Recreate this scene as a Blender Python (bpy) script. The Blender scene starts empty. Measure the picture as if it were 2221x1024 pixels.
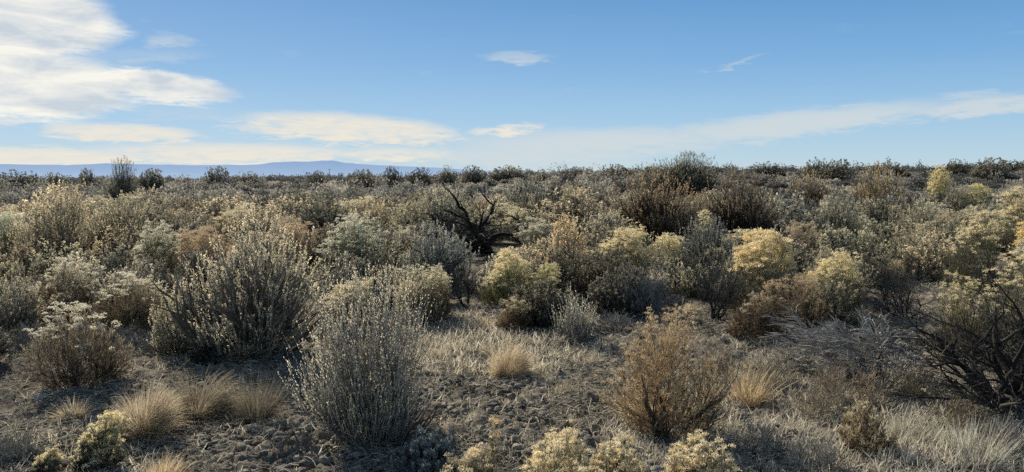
import bpy, math
import numpy as np
from mathutils import Vector

C = bpy.context.scene.collection
rng = np.random.default_rng(11)
PI = math.pi

# ------------------------------------------------------------------ camera
CAM_H = 1.7
F = 1710.0                 # focal length in pixels of the 2221 px wide frame
HZ = 374.0                 # row of the horizon
PITCH = math.atan((512 - HZ) / F)
SUN_AZ = math.radians(-33)
SUN_EL = math.radians(28)


def smooth(a, b, x):
    t = np.clip((np.asarray(x, float) - a) / (b - a), 0, 1)
    return t * t * (3 - 2 * t)


# ------------------------------------------------------------------ noise
def hash2(i, j, k=0):
    n = (i.astype(np.int64) * 374761393 + j.astype(np.int64) * 668265263 + k * 2147483647 * 31) & 0xffffffff
    n = ((n ^ (n >> 13)) * 1274126177) & 0xffffffff
    n = (n ^ (n >> 16)) & 0xffffff
    return n / float(0xffffff)


def vnoise(x, y, k=0):
    i = np.floor(x); j = np.floor(y)
    u = x - i; v = y - j
    u = u * u * (3 - 2 * u); v = v * v * (3 - 2 * v)
    a = hash2(i, j, k); b = hash2(i + 1, j, k); c = hash2(i, j + 1, k); d = hash2(i + 1, j + 1, k)
    return a + (b - a) * u + (c - a) * v + (a - b - c + d) * u * v


def fbm(x, y, o=4, k=0):
    s = 0; a = .5
    for q in range(o):
        s = s + a * vnoise(x, y, k + q); x = x * 2.03 + 7.1; y = y * 2.03 - 3.7; a *= .5
    return s / (1 - .5 ** o)


def worley(x, y, k=0):
    i = np.floor(x); j = np.floor(y)
    d1 = np.full(x.shape, 9.); d2 = np.full(x.shape, 9.)
    for di in (-1, 0, 1):
        for dj in (-1, 0, 1):
            a = i + di; b = j + dj
            d = np.hypot(a + hash2(a, b, k) - x, b + hash2(a, b, k + 5) - y)
            d2 = np.minimum(d2, np.maximum(d1, d)); d1 = np.minimum(d1, d)
    return d1, d2


# ------------------------------------------------------------------ terrain
def height(x, y):
    x = np.asarray(x, float); y = np.asarray(y, float)
    r = np.hypot(x, y); az = np.degrees(np.arctan2(x, np.maximum(y, .01)))
    rise = 0.1 + 1.75 * smooth(-24, 24, az)
    h = rise * smooth(22, 120, r) * (y > 0)
    h = h + .35 * (fbm(x / 11 + 3, y / 11, 2, 9) - .5) * smooth(6, 25, r)
    h = h - 22 * smooth(150, 700, r)
    return h


def ground_pt(px, py):
    """ground point seen at a pixel of the 2221 x 1024 frame"""
    cx = (px - 1110.5) / F; cy = (512 - py) / F
    d = np.array([cx, math.cos(PITCH) + cy * math.sin(PITCH), -math.sin(PITCH) + cy * math.cos(PITCH)])
    t = 2.0
    for _ in range(4000):
        p = d * t
        if CAM_H + p[2] < height(p[0], p[1]) or t > 300: break
        t *= 1.002
    p = d * t
    return float(p[0]), float(p[1])


def project(x, y, z):
    z = z - CAM_H
    yy = y * math.cos(PITCH) - z * math.sin(PITCH)
    zz = y * math.sin(PITCH) + z * math.cos(PITCH)
    return 1110.5 + F * x / yy, 512 - F * zz / yy


# ------------------------------------------------------------------ mesh building
def nrm(v):
    return v / np.maximum(np.linalg.norm(v, axis=-1, keepdims=True), 1e-9)


def build_mesh(name, parts, mat, smooth_shade=False):
    """parts: list of (verts, quads, tint)"""
    vs, fs, ts, off = [], [], [], 0
    for v, f, t in parts:
        if len(v) == 0: continue
        vs.append(v); fs.append(f + off); ts.append(t); off += len(v)
    v = np.concatenate(vs).astype(np.float32); f = np.concatenate(fs).astype(np.int32); t = np.concatenate(ts).astype(np.float32)
    me = bpy.data.meshes.new(name)
    me.vertices.add(len(v)); me.vertices.foreach_set('co', v.ravel())
    me.loops.add(f.size); me.loops.foreach_set('vertex_index', f.ravel())
    me.polygons.add(len(f)); me.polygons.foreach_set('loop_start', np.arange(0, f.size, 4, dtype=np.int32))
    me.polygons.foreach_set('use_smooth', np.full(len(f), smooth_shade))
    a = me.attributes.new('tint', 'FLOAT', 'POINT'); a.data.foreach_set('value', t)
    me.materials.append(mat)
    me.update(calc_edges=True)
    return me


def tubes(P, R, s=3, tint=None):
    n, K, _ = P.shape
    T = nrm(np.gradient(P, axis=1))
    ref = nrm(rng.normal(size=(n, 1, 3)))
    A = nrm(np.cross(T, ref)); B = np.cross(T, A)
    ang = np.arange(s) * 2 * PI / s
    V = P[:, :, None, :] + R[:, :, None, None] * (np.cos(ang)[None, None, :, None] * A[:, :, None, :] + np.sin(ang)[None, None, :, None] * B[:, :, None, :])
    idx = np.arange(n * K * s).reshape(n, K, s)
    nx = np.roll(idx, -1, axis=2)
    f = np.stack([idx[:, :-1], nx[:, :-1], nx[:, 1:], idx[:, 1:]], -1).reshape(-1, 4)
    if tint is None: tint = np.full(n, .5)
    t = np.broadcast_to(np.asarray(tint).reshape(n, -1, 1) if np.ndim(tint) > 1 else np.asarray(tint)[:, None, None], (n, K, s))
    return V.reshape(-1, 3), f, t.reshape(-1).copy()


def ribbons(P, W, side, tint):
    """flat strips along polylines; side (n,3)"""
    n, K, _ = P.shape
    S = side[:, None, :] * W[:, :, None]
    V = np.stack([P - S, P + S], 2)
    idx = np.arange(n * K * 2).reshape(n, K, 2)
    f = np.stack([idx[:, :-1, 0], idx[:, :-1, 1], idx[:, 1:, 1], idx[:, 1:, 0]], -1).reshape(-1, 4)
    t = np.broadcast_to(np.asarray(tint)[:, None, None], (n, K, 2))
    return V.reshape(-1, 3), f, t.reshape(-1).copy()


def leaves(pos, d, L, W, tint):
    n = len(pos)
    s = nrm(np.cross(d, rng.normal(size=(n, 3))))
    L = np.asarray(L)[:, None] * np.ones((n, 1)); W = np.asarray(W)[:, None] * np.ones((n, 1))
    mid = pos + d * L * .6
    V = np.stack([pos, mid - s * W, pos + d * L, mid + s * W], 1).reshape(-1, 3)
    f = np.arange(n * 4).reshape(n, 4)
    return V, f, np.repeat(tint, 4)


def grow(Pp, n, t0, t1, L, spread, up, K=5, lean=(0, 0, 0), wob=.12, curl=0.0):
    """n children on each parent polyline; returns (n*len, K, 3) and their parameter on the parent"""
    m = len(Pp); Kp = Pp.shape[1]
    pi = np.repeat(np.arange(m), n)
    t = rng.uniform(t0, t1, m * n) * (Kp - 1)
    i = np.minimum(t.astype(int), Kp - 2); fr = (t - i)[:, None]
    a = Pp[pi, i]; b = Pp[pi, i + 1]
    start = a + (b - a) * fr; tan = nrm(b - a)
    d = nrm(tan + spread * nrm(rng.normal(size=(m * n, 3))) + np.array([0, 0, up]) + np.array(lean))
    L = np.asarray(L) * np.ones(m * n) * rng.uniform(.55, 1.25, m * n)
    pts = [start]; cur = start
    for k in range(1, K):
        d = nrm(d + wob * rng.normal(size=d.shape) + np.array([0, 0, curl]))
        cur = cur + d * (L / (K - 1))[:, None]; pts.append(cur)
    return np.stack(pts, 1), t / (Kp - 1), pi


def radii(P, r0, r1):
    K = P.shape[1]; n = len(P)
    r0 = np.asarray(r0) * np.ones(n)
    return r0[:, None] + (r1 - r0[:, None]) * np.linspace(0, 1, K)[None, :]


def main_stems(n, H, W, frac=.62, maxang=62, K=7, lean=(0, 0, 0), wob=.09, base=.05, curl=.12):
    az = (np.arange(n) + rng.uniform(-.4, .4, n)) * 2.399
    th = np.radians(maxang) * np.sqrt((np.arange(n) + .5) / n) * rng.uniform(.8, 1.1, n)
    L = frac / np.sqrt((np.cos(th) / H) ** 2 + (np.sin(th) / W) ** 2) * rng.uniform(.8, 1.15, n)
    d = np.stack([np.sin(th) * np.cos(az), np.sin(th) * np.sin(az), np.cos(th)], 1)
    d = nrm(d + np.array([0, 0, -.12]) + np.array(lean))
    cur = np.stack([np.cos(az), np.sin(az), np.zeros(n)], 1) * base * rng.uniform(.2, 1, n)[:, None]; cur[:, 2] = -.03
    pts = [cur]
    for k in range(1, K):
        d = nrm(d + wob * rng.normal(size=d.shape) + np.array([0, 0, curl]))
        cur = cur + d * (L / (K - 1))[:, None]; pts.append(cur)
    return np.stack(pts, 1)


def fit(meshparts, H, W, pz=99.7):
    """scale generated geometry so its extent is exactly H x 2W"""
    allv = np.concatenate([p[0] for ps in (meshparts[:1] if pz < 99.5 else meshparts) for p in ps if len(p[0])])
    zmax = np.percentile(allv[:, 2], pz); r = np.percentile(np.hypot(allv[:, 0], allv[:, 1]), 98.5)
    sz, sr = H / zmax, W / r
    for ps in meshparts:
        for p in ps:
            p[0][:, 2] *= sz; p[0][:, :2] *= sr


# ------------------------------------------------------------------ plants (return {part: mesh})
def crown(H, W, n, shell=.3, nl=8, lump=.42, low=0.0, power=5.0, lean=(0, 0, 0), vase=.5, lobes=None):
    """points of a lobed dome; returns point, outward direction, depth (1 = at the surface)"""
    ld = nrm(rng.normal(size=(nl, 3)) + np.array([0, 0, .3])); ld[:, 2] = np.abs(ld[:, 2]); la = rng.uniform(.55, 1.0, nl)
    if lobes is not None: ld = nrm(np.array([l_[:3] for l_ in lobes], float)); la = np.array([l_[3] for l_ in lobes], float)
    ld[0] = nrm(np.array([.15, .1, 1.])); la[0] = 1.0
    if lobes is not None: ld[0] = nrm(np.array(lobes[0][:3], float))
    d = nrm(rng.normal(size=(n * 4, 3)) * np.array([W, W, H])); d = d[d[:, 2] > low][:n]
    while len(d) < n: d = np.concatenate([d, d])[:n]
    env = 1 / np.sqrt((d[:, 2] / H) ** 2 + (np.hypot(d[:, 0], d[:, 1]) / W) ** 2)
    g = ((np.clip(d @ ld.T, 0, 1) ** power) * la[None]).max(1)
    env = env * (1 - lump + lump * g) * (1 - vase + vase * smooth(0, .3 + .6 * vase, d[:, 2]))
    q = rng.uniform(0, 1, n) ** shell * rng.uniform(.93, 1.07, n)
    p = d * (env * q)[:, None]
    for f_, a_ in ((2.2, .13), (5., .07)):
        ph_ = rng.uniform(0, 6.28, (3, 3)); sc_ = f_ / max(H, W)
        p = p + a_ * min(H, W) * np.stack([np.sin(p[:, 1] * sc_ * 2 + ph_[0, 0]) + np.sin(p[:, 2] * sc_ * 1.7 + ph_[0, 1]), np.sin(p[:, 0] * sc_ * 2 + ph_[1, 0]) + np.sin(p[:, 2] * sc_ * 1.6 + ph_[1, 1]), .8 * np.sin(p[:, 0] * sc_ * 2.3 + ph_[2, 0]) * np.sin(p[:, 1] * sc_ * 2.1 + ph_[2, 1])], 1) * smooth(0, .35 * H, p[:, 2])[:, None]
    p[:, 2] = np.maximum(p[:, 2], .03 * H); zc = .9 * H; p[:, 2] = np.where(p[:, 2] > zc, zc + .3 * (p[:, 2] - zc), p[:, 2])
    p = p + np.array([lean[0], lean[1], 0]) * (p[:, 2:3] ** 1.0)
    return p, d, q


def attach(pts, skel, d, back=.0, K=5, up=.35):
    """curved twigs from the nearest skeleton node to each crown point"""
    nodes = skel.reshape(-1, 3)
    tgt = pts * .62
    D2 = ((tgt[:, None, :] - nodes[None]) ** 2).sum(-1) + 0.4 * np.clip(nodes[None, :, 2] - pts[:, None, 2] + .02, 0, 9)
    a = nodes[D2.argmin(1)]
    m = pts - (nrm(d + np.array([0, 0, up * 2]))) * (np.linalg.norm(pts - a, axis=1) * .45)[:, None]
    t = np.linspace(0, 1, K)[None, :, None]
    P = (1 - t) ** 2 * a[:, None] + 2 * t * (1 - t) * m[:, None] + t * t * pts[:, None]
    P[:, 1:-1] += rng.normal(size=P[:, 1:-1].shape) * .012 * np.linalg.norm(pts - a, axis=1)[:, None, None] * 3
    return P


def sagebrush(H, W, ls=1.0, den=1.0, spikes=0.0, lean=(0, 0, 0), tiptint=.6, wood=1.0, leafy=1.0, ang=62, fitted=True, th=.75, vase=.5, lobes=None, out=.45, lump=.42, low=.16, plume=.14):
    ms = main_stems(int(10 + 4 * den), H * .9, W * .9, .6, ang + 8, lean=lean, wob=.17)
    l1, _, _ = grow(ms, int(6 * den + 2), .3, 1, .32 * min(H, W * 1.3), .6, .3, 5, lean=lean, curl=.08, wob=.16)
    npl = int(620 * den / ls ** .55)
    p, d, q = crown(H * .92, W * .93, npl, .33, int(6 + 4 * den), lump, low, vase=vase, lobes=lobes, power=5 if lobes is None else 3)
    tw = attach(p, np.concatenate([ms[:, 2:].reshape(-1, 3), l1.reshape(-1, 3)]), d)
    # a plume: short upright leafy shoot at the end of each twig
    Lp = plume * H * rng.uniform(.5, 1.25, npl) * (.55 + .45 * np.clip(q, 0, 1)) * np.where(rng.uniform(size=npl) < spikes * .35, 1.35, 1)
    up = nrm(d * out + np.array([0, 0, 1.0]) + .22 * rng.normal(size=p.shape))
    K = 4; cur = p; pts = [cur]; dd = up
    for k in range(1, K):
        dd = nrm(dd + .08 * rng.normal(size=p.shape) + np.array([0, 0, .12])); cur = cur + dd * (Lp / 3)[:, None]; pts.append(cur)
    pl = np.stack(pts, 1)
    br = [tubes(ms, radii(ms, .017 * H * wood, .004 * H), 5, rng.uniform(0, .6, len(ms))),
          tubes(l1, radii(l1, .0058 * H * wood, .0022 * H), 4, rng.uniform(.1, .7, len(l1))),
          tubes(tw, radii(tw, .0021 * H * ls ** .3, .0011 * ls ** .4), 3, rng.uniform(.1, 1, npl) * (.3 + .7 * q)),  # inner twigs coloured darker in place of shade
          tubes(pl, radii(pl, .0013 * ls ** .5, .0006), 3, rng.uniform(.4, 1, npl))]
    nl = max(7, int(34 * leafy / ls ** 1.15))
    pi = np.repeat(np.arange(npl), nl); t = rng.uniform(0, 1, len(pi)) ** .85
    a = t * (K - 1); i0 = np.minimum(a.astype(int), K - 2); fr = (a - i0)[:, None]
    pos = pl[pi, i0] + (pl[pi, i0 + 1] - pl[pi, i0]) * fr; tan = nrm(pl[pi, i0 + 1] - pl[pi, i0])
    ld = nrm(tan + th * nrm(rng.normal(size=pos.shape)))
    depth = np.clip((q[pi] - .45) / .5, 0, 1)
    tone = (.16 + .62 * tiptint * t ** 1.3 + .35 * (rng.uniform(0, 1, npl)[pi] - .35)) * (.25 + .75 * depth) + .18 * tiptint * (pos[:, 2] / H - .4) + rng.normal(0, .07, len(pi))  # deep leaves painted dark for shade and dead growth, plume tops lightened as lit
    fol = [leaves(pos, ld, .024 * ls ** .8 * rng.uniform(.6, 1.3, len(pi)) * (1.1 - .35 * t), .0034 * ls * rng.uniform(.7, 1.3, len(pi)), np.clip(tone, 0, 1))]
    if fitted: fit([fol, br], H, W, 98.8)
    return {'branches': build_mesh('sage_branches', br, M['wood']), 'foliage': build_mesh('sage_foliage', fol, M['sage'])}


def heads(tips, r, n, ls=1.0):
    n = min(int(n * 1.1), 60)
    """fluffy flower/seed heads: domed bunches of small upward bristles"""
    m = len(tips); rr = r * rng.uniform(.55, 1.3, m)
    pi = np.repeat(np.arange(m), n)
    d = nrm(rng.normal(size=(m * n, 3))); d[:, 2] = np.abs(d[:, 2]) * 1.0 - .25; d = nrm(d)
    pos = tips[pi] + d * (rr[pi] * rng.uniform(.25, .9, m * n))[:, None] * np.array([1.05, 1.05, .85])
    dd = nrm(d + .6 * rng.normal(size=d.shape) + np.array([0, 0, .5]))
    base = rng.uniform(0, 1, m)[pi]
    return leaves(pos, dd, .42 * rr[pi] * rng.uniform(.6, 1.3, m * n), .12 * rr[pi] * rng.uniform(.7, 1.4, m * n), np.clip(base * .6 + rng.uniform(0, .4, m * n), 0, 1))


def rabbitbrush(H, W, ls=1.0, den=1.0, nstem=260, head=.022, headn=26, headfrac=.75, leafy=1.0, dome=.75, lean=(0, 0, 0), trunk=1.0, stem_mat='rstem', headmat='head', subheads=3, ang=66, wob=.05, lump=.4, low=.22, vase=.5, lobes=None):
    ms = main_stems(9, H * .8, W * .8, .55, ang, lean=lean, wob=.16)
    l1, _, _ = grow(ms, 6, .3, 1, .25 * H, .55, .3, 5, curl=.1)
    n = int(nstem * den * 1.5)
    p, d, q = crown(H * .97, W * .97, n, .2, 7, lump, low, vase=vase, lobes=lobes, power=5 if lobes is None else 4)
    tw = attach(p, np.concatenate([ms[:, 2:].reshape(-1, 3), l1.reshape(-1, 3)]), d, up=.8, K=6)
    br = [tubes(ms, radii(ms, .015 * H * trunk, .0045 * H), 5, rng.uniform(0, .5, len(ms))),
          tubes(l1, radii(l1, .005 * H, .002 * H), 4, rng.uniform(.1, .6, len(l1)))]
    hz = np.clip(p[:, 2] / H, 0, 1)
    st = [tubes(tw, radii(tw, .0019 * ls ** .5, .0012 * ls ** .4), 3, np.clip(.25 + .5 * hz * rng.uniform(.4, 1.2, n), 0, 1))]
    # slender side shoots and needle leaves give the broom-like body
    sh, _, _ = grow(tw, 2, .35, .95, .1 * H, .35, .6, 3, wob=.05)
    st.append(tubes(sh, radii(sh, .0012 * ls ** .5, .0007), 3, rng.uniform(.3, .8, len(sh))))
    for P_, k_ in ((tw, max(3, int(9 * leafy / ls))), (sh, max(2, int(5 * leafy / ls)))):
        a, _, _ = grow(P_, k_, .3, 1, .01, .01, 0, 2)
        pos = a[:, 0]; dl = nrm(nrm(a[:, 1] - pos) + .5 * nrm(rng.normal(size=pos.shape)) + np.array([0, 0, .3]))
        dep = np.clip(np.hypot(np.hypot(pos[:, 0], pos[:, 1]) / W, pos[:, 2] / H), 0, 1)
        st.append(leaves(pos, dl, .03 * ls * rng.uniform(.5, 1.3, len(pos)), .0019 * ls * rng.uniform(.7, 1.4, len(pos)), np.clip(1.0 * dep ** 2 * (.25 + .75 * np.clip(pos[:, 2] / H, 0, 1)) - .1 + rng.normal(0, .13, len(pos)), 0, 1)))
    # heads sit on the outer, upper stems only
    score = q + 1.7 * hz + rng.normal(0, .12, n)
    ok = score > np.quantile(score, 1 - headfrac * dome * .5)
    tips = p[ok] + np.array([0, 0, .7 * head])
    allt = [tips]
    for k in range(subheads - 1):
        off = rng.normal(size=tips.shape) * head * np.array([1.0, 1.0, .8]); allt.append(tips + off - np.array([0, 0, .3 * head]))
    hd = [heads(np.concatenate(allt), head * .85, int(headn * 1.7))]
    fit([br, st, hd], H, W)
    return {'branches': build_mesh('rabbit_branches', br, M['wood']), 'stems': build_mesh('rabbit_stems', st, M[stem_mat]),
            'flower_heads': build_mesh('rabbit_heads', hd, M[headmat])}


def bunchgrass(H, W, n=900, lean=(0, 0, 0), w=.0016, mat='straw', arch=.5, base=.5):
    r = np.sqrt(rng.uniform(size=n)) * W * base; az = rng.uniform(0, 2 * PI, n)
    cur = np.stack([r * np.cos(az), r * np.sin(az), np.full(n, -.01)], 1)
    out = np.stack([np.cos(az), np.sin(az), np.zeros(n)], 1)
    d = nrm(out * rng.uniform(.05, .9, n)[:, None] * (W / H) * .9 + np.array([0, 0, 1]) + .26 * rng.normal(size=(n, 3)) + np.array([.14, -.1, 0]))
    L = H * rng.uniform(.35, 1.15, n) * (.75 + .35 * np.sin(az * 3 + 1) * np.cos(az * 2)); K = 5
    pts = [cur]
    for k in range(1, K):
        d = nrm(d + (out * arch * .5 + np.array(lean)) * (k / K) + .06 * rng.normal(size=(n, 3)) + np.array([0, 0, -arch * .35 * k / K]))
        cur = cur + d * (L / (K - 1))[:, None]; pts.append(cur)
    P = np.stack(pts, 1)
    Wd = w * np.array([1, 1, .9, .7, .15])[None, :] * rng.uniform(.7, 1.5, n)[:, None]
    side = nrm(np.cross(out, rng.normal(size=(n, 3))))
    pr = [ribbons(P, Wd, side, np.clip(rng.normal(.55, .25, n), 0, 1))]
    fit([pr], H, W)
    return {'blades': build_mesh('grass_blades', pr, M[mat])}


def deadshrub(H, W, n=6, l1n=6, l2n=7, l3n=5, thick=1.0, lean=(0, 0, 0), ang=65, wob=.25, mat='deadwood', fine=.0016, up=.15, L=(.5, .28, .15), frac=.85):
    ms = main_stems(n, H, W, frac, ang, K=10, lean=lean, wob=wob, curl=.06)
    l1, _, _ = grow(ms, l1n, .25, .95, L[0] * H, .8, up, 7, lean=lean, wob=wob)
    l2, _, _ = grow(l1, l2n, .2, 1, L[1] * H, .7, up, 5, lean=lean, wob=wob * .7)
    big = [tubes(ms, radii(ms, .028 * H * thick, .006 * H), 6, rng.uniform(0, .5, len(ms))), tubes(l1, radii(l1, .011 * H * thick, .003 * H), 5, rng.uniform(.1, .7, len(l1)))]
    fi = [tubes(l2, radii(l2, .004 * H * min(thick, 1.3), .001 * H), 3, rng.uniform(.2, .9, len(l2)))]
    if l3n:
        l3, _, _ = grow(l2, l3n, .2, 1, L[2] * H, .6, up, 4, lean=lean, wob=wob * .6)
        fi.append(tubes(l3, radii(l3, fine, fine * .4), 3, rng.uniform(.3, 1, len(l3))))
    fit([big, fi], H, W)
    return {'branches': build_mesh('dead_branches', big, M[mat], True), 'twigs': build_mesh('dead_twigs', fi, M[mat])}


# ------------------------------------------------------------------ materials
def newmat(name):
    m = bpy.data.materials.new(name); m.use_nodes = True
    nt = m.node_tree; nt.nodes.clear()
    return m, nt, nt.nodes, nt.links


def plant_mat(name, stops, trans=0.0, rough=.85, vary=.25, tcol=None):
    m, nt, N, Lk = newmat(name)
    out = N.new('ShaderNodeOutputMaterial')
    at = N.new('ShaderNodeAttribute'); at.attribute_name = 'tint'
    cr = N.new('ShaderNodeValToRGB')
    el = cr.color_ramp.elements
    while len(el) < len(stops): el.new(.5)
    for e, (p, c) in zip(el, stops): e.position = p; e.color = (*c, 1)
    Lk.new(at.outputs['Fac'], cr.inputs[0])
    oi = N.new('ShaderNodeObjectInfo')
    mul = N.new('ShaderNodeMix'); mul.data_type = 'RGBA'; mul.blend_type = 'MULTIPLY'; mul.inputs[0].default_value = 1
    Lk.new(cr.outputs[0], mul.inputs[6]); Lk.new(oi.outputs['Color'], mul.inputs[7])
    # uneven darker and lighter clumps through the plant
    geo = N.new('ShaderNodeTexCoord'); nz = N.new('ShaderNodeTexNoise'); nz.inputs['Scale'].default_value = 9; nz.inputs['Detail'].default_value = 2
    Lk.new(geo.outputs['Object'], nz.inputs['Vector'])
    mr = N.new('ShaderNodeMapRange'); mr.inputs[1].default_value = .3; mr.inputs[2].default_value = .7
    mr.inputs[3].default_value = 1 - vary; mr.inputs[4].default_value = 1 + vary
    Lk.new(nz.outputs[0], mr.inputs[0])
    mu2 = N.new('ShaderNodeVectorMath'); mu2.operation = 'SCALE'
    Lk.new(mul.outputs[2], mu2.inputs[0]); Lk.new(mr.outputs[0], mu2.inputs['Scale'])
    df = N.new('ShaderNodeBsdfPrincipled'); df.inputs['Roughness'].default_value = rough; df.inputs['Specular IOR Level'].default_value = .15
    Lk.new(mu2.outputs[0], df.inputs['Base Color'])
    if trans > 0:
        tr = N.new('ShaderNodeBsdfTranslucent'); Lk.new(mu2.outputs[0], tr.inputs[0])
        mx = N.new('ShaderNodeMixShader'); mx.inputs[0].default_value = trans
        Lk.new(df.outputs[0], mx.inputs[1]); Lk.new(tr.outputs[0], mx.inputs[2]); Lk.new(mx.outputs[0], out.inputs[0])
    else:
        Lk.new(df.outputs[0], out.inputs[0])
    return m


M = {}
M['wood'] = plant_mat('bark', [(0, (.04, .036, .032)), (.5, (.15, .138, .12)), (1, (.5, .47, .41))], 0)
M['deadwood'] = plant_mat('dead_wood', [(0, (.04, .036, .034)), (.5, (.12, .112, .1)), (1, (.36, .34, .3))], 0)
M['greywood'] = plant_mat('weathered_twigs', [(0, (.1, .095, .09)), (.5, (.3, .29, .27)), (1, (.56, .54, .5))], 0)
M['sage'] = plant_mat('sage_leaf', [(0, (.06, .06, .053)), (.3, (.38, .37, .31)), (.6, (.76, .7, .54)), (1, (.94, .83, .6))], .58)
M['rstem'] = plant_mat('rabbitbrush_stem', [(0, (.07, .065, .05)), (.45, (.48, .46, .35)), (1, (.74, .69, .5))], .5)
M['tanstem'] = plant_mat('rabbitbrush_dry_stem', [(0, (.09, .07, .05)), (.45, (.54, .47, .36)), (1, (.8, .71, .55))], .5)
M['head'] = plant_mat('cream_flower_head', [(0, (.93, .78, .5)), (.5, (.98, .89, .67)), (1, (.99, .95, .82))], .58, vary=.08)
M['whitehead'] = plant_mat('pale_flower_head', [(0, (.8, .74, .58)), (.5, (.92, .88, .74)), (1, (.97, .95, .86))], .55, vary=.08)
M['tanhead'] = plant_mat('tan_flower_head', [(0, (.62, .48, .31)), (.5, (.8, .67, .47)), (1, (.93, .84, .66))], .45, vary=.12)
M['straw'] = plant_mat('straw', [(0, (.14, .12, .1)), (.45, (.68, .61, .47)), (1, (.95, .88, .7))], .52)  # darkest stop stands in for shade among the blades
M['greystraw'] = plant_mat('grey_straw', [(0, (.13, .12, .1)), (.45, (.54, .5, .41)), (1, (.9, .86, .74))], .45)


def ground_material():
    m, nt, N, Lk = newmat('dry_soil')
    out = N.new('ShaderNodeOutputMaterial'); b = N.new('ShaderNodeBsdfPrincipled'); b.inputs['Roughness'].default_value = .95
    b.inputs['Specular IOR Level'].default_value = .1
    tc = N.new('ShaderNodeTexCoord')

    def noise(s, d, rgh=.6):
        n = N.new('ShaderNodeTexNoise'); n.inputs['Scale'].default_value = s; n.inputs['Detail'].default_value = d; n.inputs['Roughness'].default_value = rgh
        Lk.new(tc.outputs['Object'], n.inputs['Vector']); return n
    n1 = noise(1.3, 6); n2 = noise(28, 5, .7); n3 = noise(140, 3, .7)
    r1 = N.new('ShaderNodeValToRGB'); r1.color_ramp.elements[0].position = .35; r1.color_ramp.elements[0].color = (.13, .12, .105, 1)
    r1.color_ramp.elements[1].position = .65; r1.color_ramp.elements[1].color = (.38, .345, .29, 1)
    Lk.new(n1.outputs[0], r1.inputs[0])
    r2 = N.new('ShaderNodeValToRGB'); r2.color_ramp.elements[0].position = .3; r2.color_ramp.elements[0].color = (.22, .215, .21, 1)
    r2.color_ramp.elements[1].position = .72; r2.color_ramp.elements[1].color = (1.75, 1.68, 1.52, 1)
    Lk.new(n2.outputs[0], r2.inputs[0])
    mx = N.new('ShaderNodeMix'); mx.data_type = 'RGBA'; mx.blend_type = 'MULTIPLY'; mx.inputs[0].default_value = 1
    Lk.new(r1.outputs[0], mx.inputs[6]); Lk.new(r2.outputs[0], mx.inputs[7])
    Lk.new(mx.outputs[2], b.inputs['Base Color'])
    bp = N.new('ShaderNodeBump'); bp.inputs['Strength'].default_value = .8; bp.inputs['Distance'].default_value = .012
    Lk.new(n3.outputs[0], bp.inputs['Height']); Lk.new(bp.outputs[0], b.inputs['Normal'])
    Lk.new(b.outputs[0], out.inputs[0])
    return m


def clod_material(name, stops):
    m, nt, N, Lk = newmat(name)
    out = N.new('ShaderNodeOutputMaterial'); b = N.new('ShaderNodeBsdfPrincipled'); b.inputs['Roughness'].default_value = .95
    at = N.new('ShaderNodeAttribute'); at.attribute_name = 'tint'
    cr = N.new('ShaderNodeValToRGB')
    for e, (p, c) in zip(cr.color_ramp.elements, stops): e.position = p; e.color = (*c, 1)
    tc = N.new('ShaderNodeTexCoord'); n = N.new('ShaderNodeTexNoise'); n.inputs['Scale'].default_value = 160; n.inputs['Detail'].default_value = 3
    Lk.new(tc.outputs['Object'], n.inputs['Vector'])
    bp = N.new('ShaderNodeBump'); bp.inputs['Strength'].default_value = .7; bp.inputs['Distance'].default_value = .006
    Lk.new(n.outputs[0], bp.inputs['Height']); Lk.new(bp.outputs[0], b.inputs['Normal'])
    Lk.new(at.outputs['Fac'], cr.inputs[0]); Lk.new(cr.outputs[0], b.inputs['Base Color']); Lk.new(b.outputs[0], out.inputs[0])
    return m


M['soil'] = ground_material()
M['clod'] = clod_material('soil_clod', [(0, (.08, .073, .063)), (1, (.38, .345, .29))])
M['stone'] = clod_material('pale_stone', [(0, (.5, .47, .42)), (1, (.75, .72, .66))])


# ------------------------------------------------------------------ object helpers
def link(name, me, parent=None, loc=(0, 0, 0)):
    o = bpy.data.objects.new(name, me); C.objects.link(o); o.location = loc
    if parent is not None: o.parent = parent
    return o


def tag(o, label=None, cat=None, group=None, kind=None):
    if label: o['label'] = label
    if cat: o['category'] = cat
    if group: o['group'] = group
    if kind: o['kind'] = kind


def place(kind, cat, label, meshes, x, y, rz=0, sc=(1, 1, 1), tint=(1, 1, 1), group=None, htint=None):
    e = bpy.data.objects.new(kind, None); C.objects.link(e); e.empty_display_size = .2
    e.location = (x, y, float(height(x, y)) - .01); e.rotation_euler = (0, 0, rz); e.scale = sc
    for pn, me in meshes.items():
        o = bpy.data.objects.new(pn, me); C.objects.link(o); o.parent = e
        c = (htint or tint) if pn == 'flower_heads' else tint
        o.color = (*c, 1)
    tag(e, label, cat, group)
    return e


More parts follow.
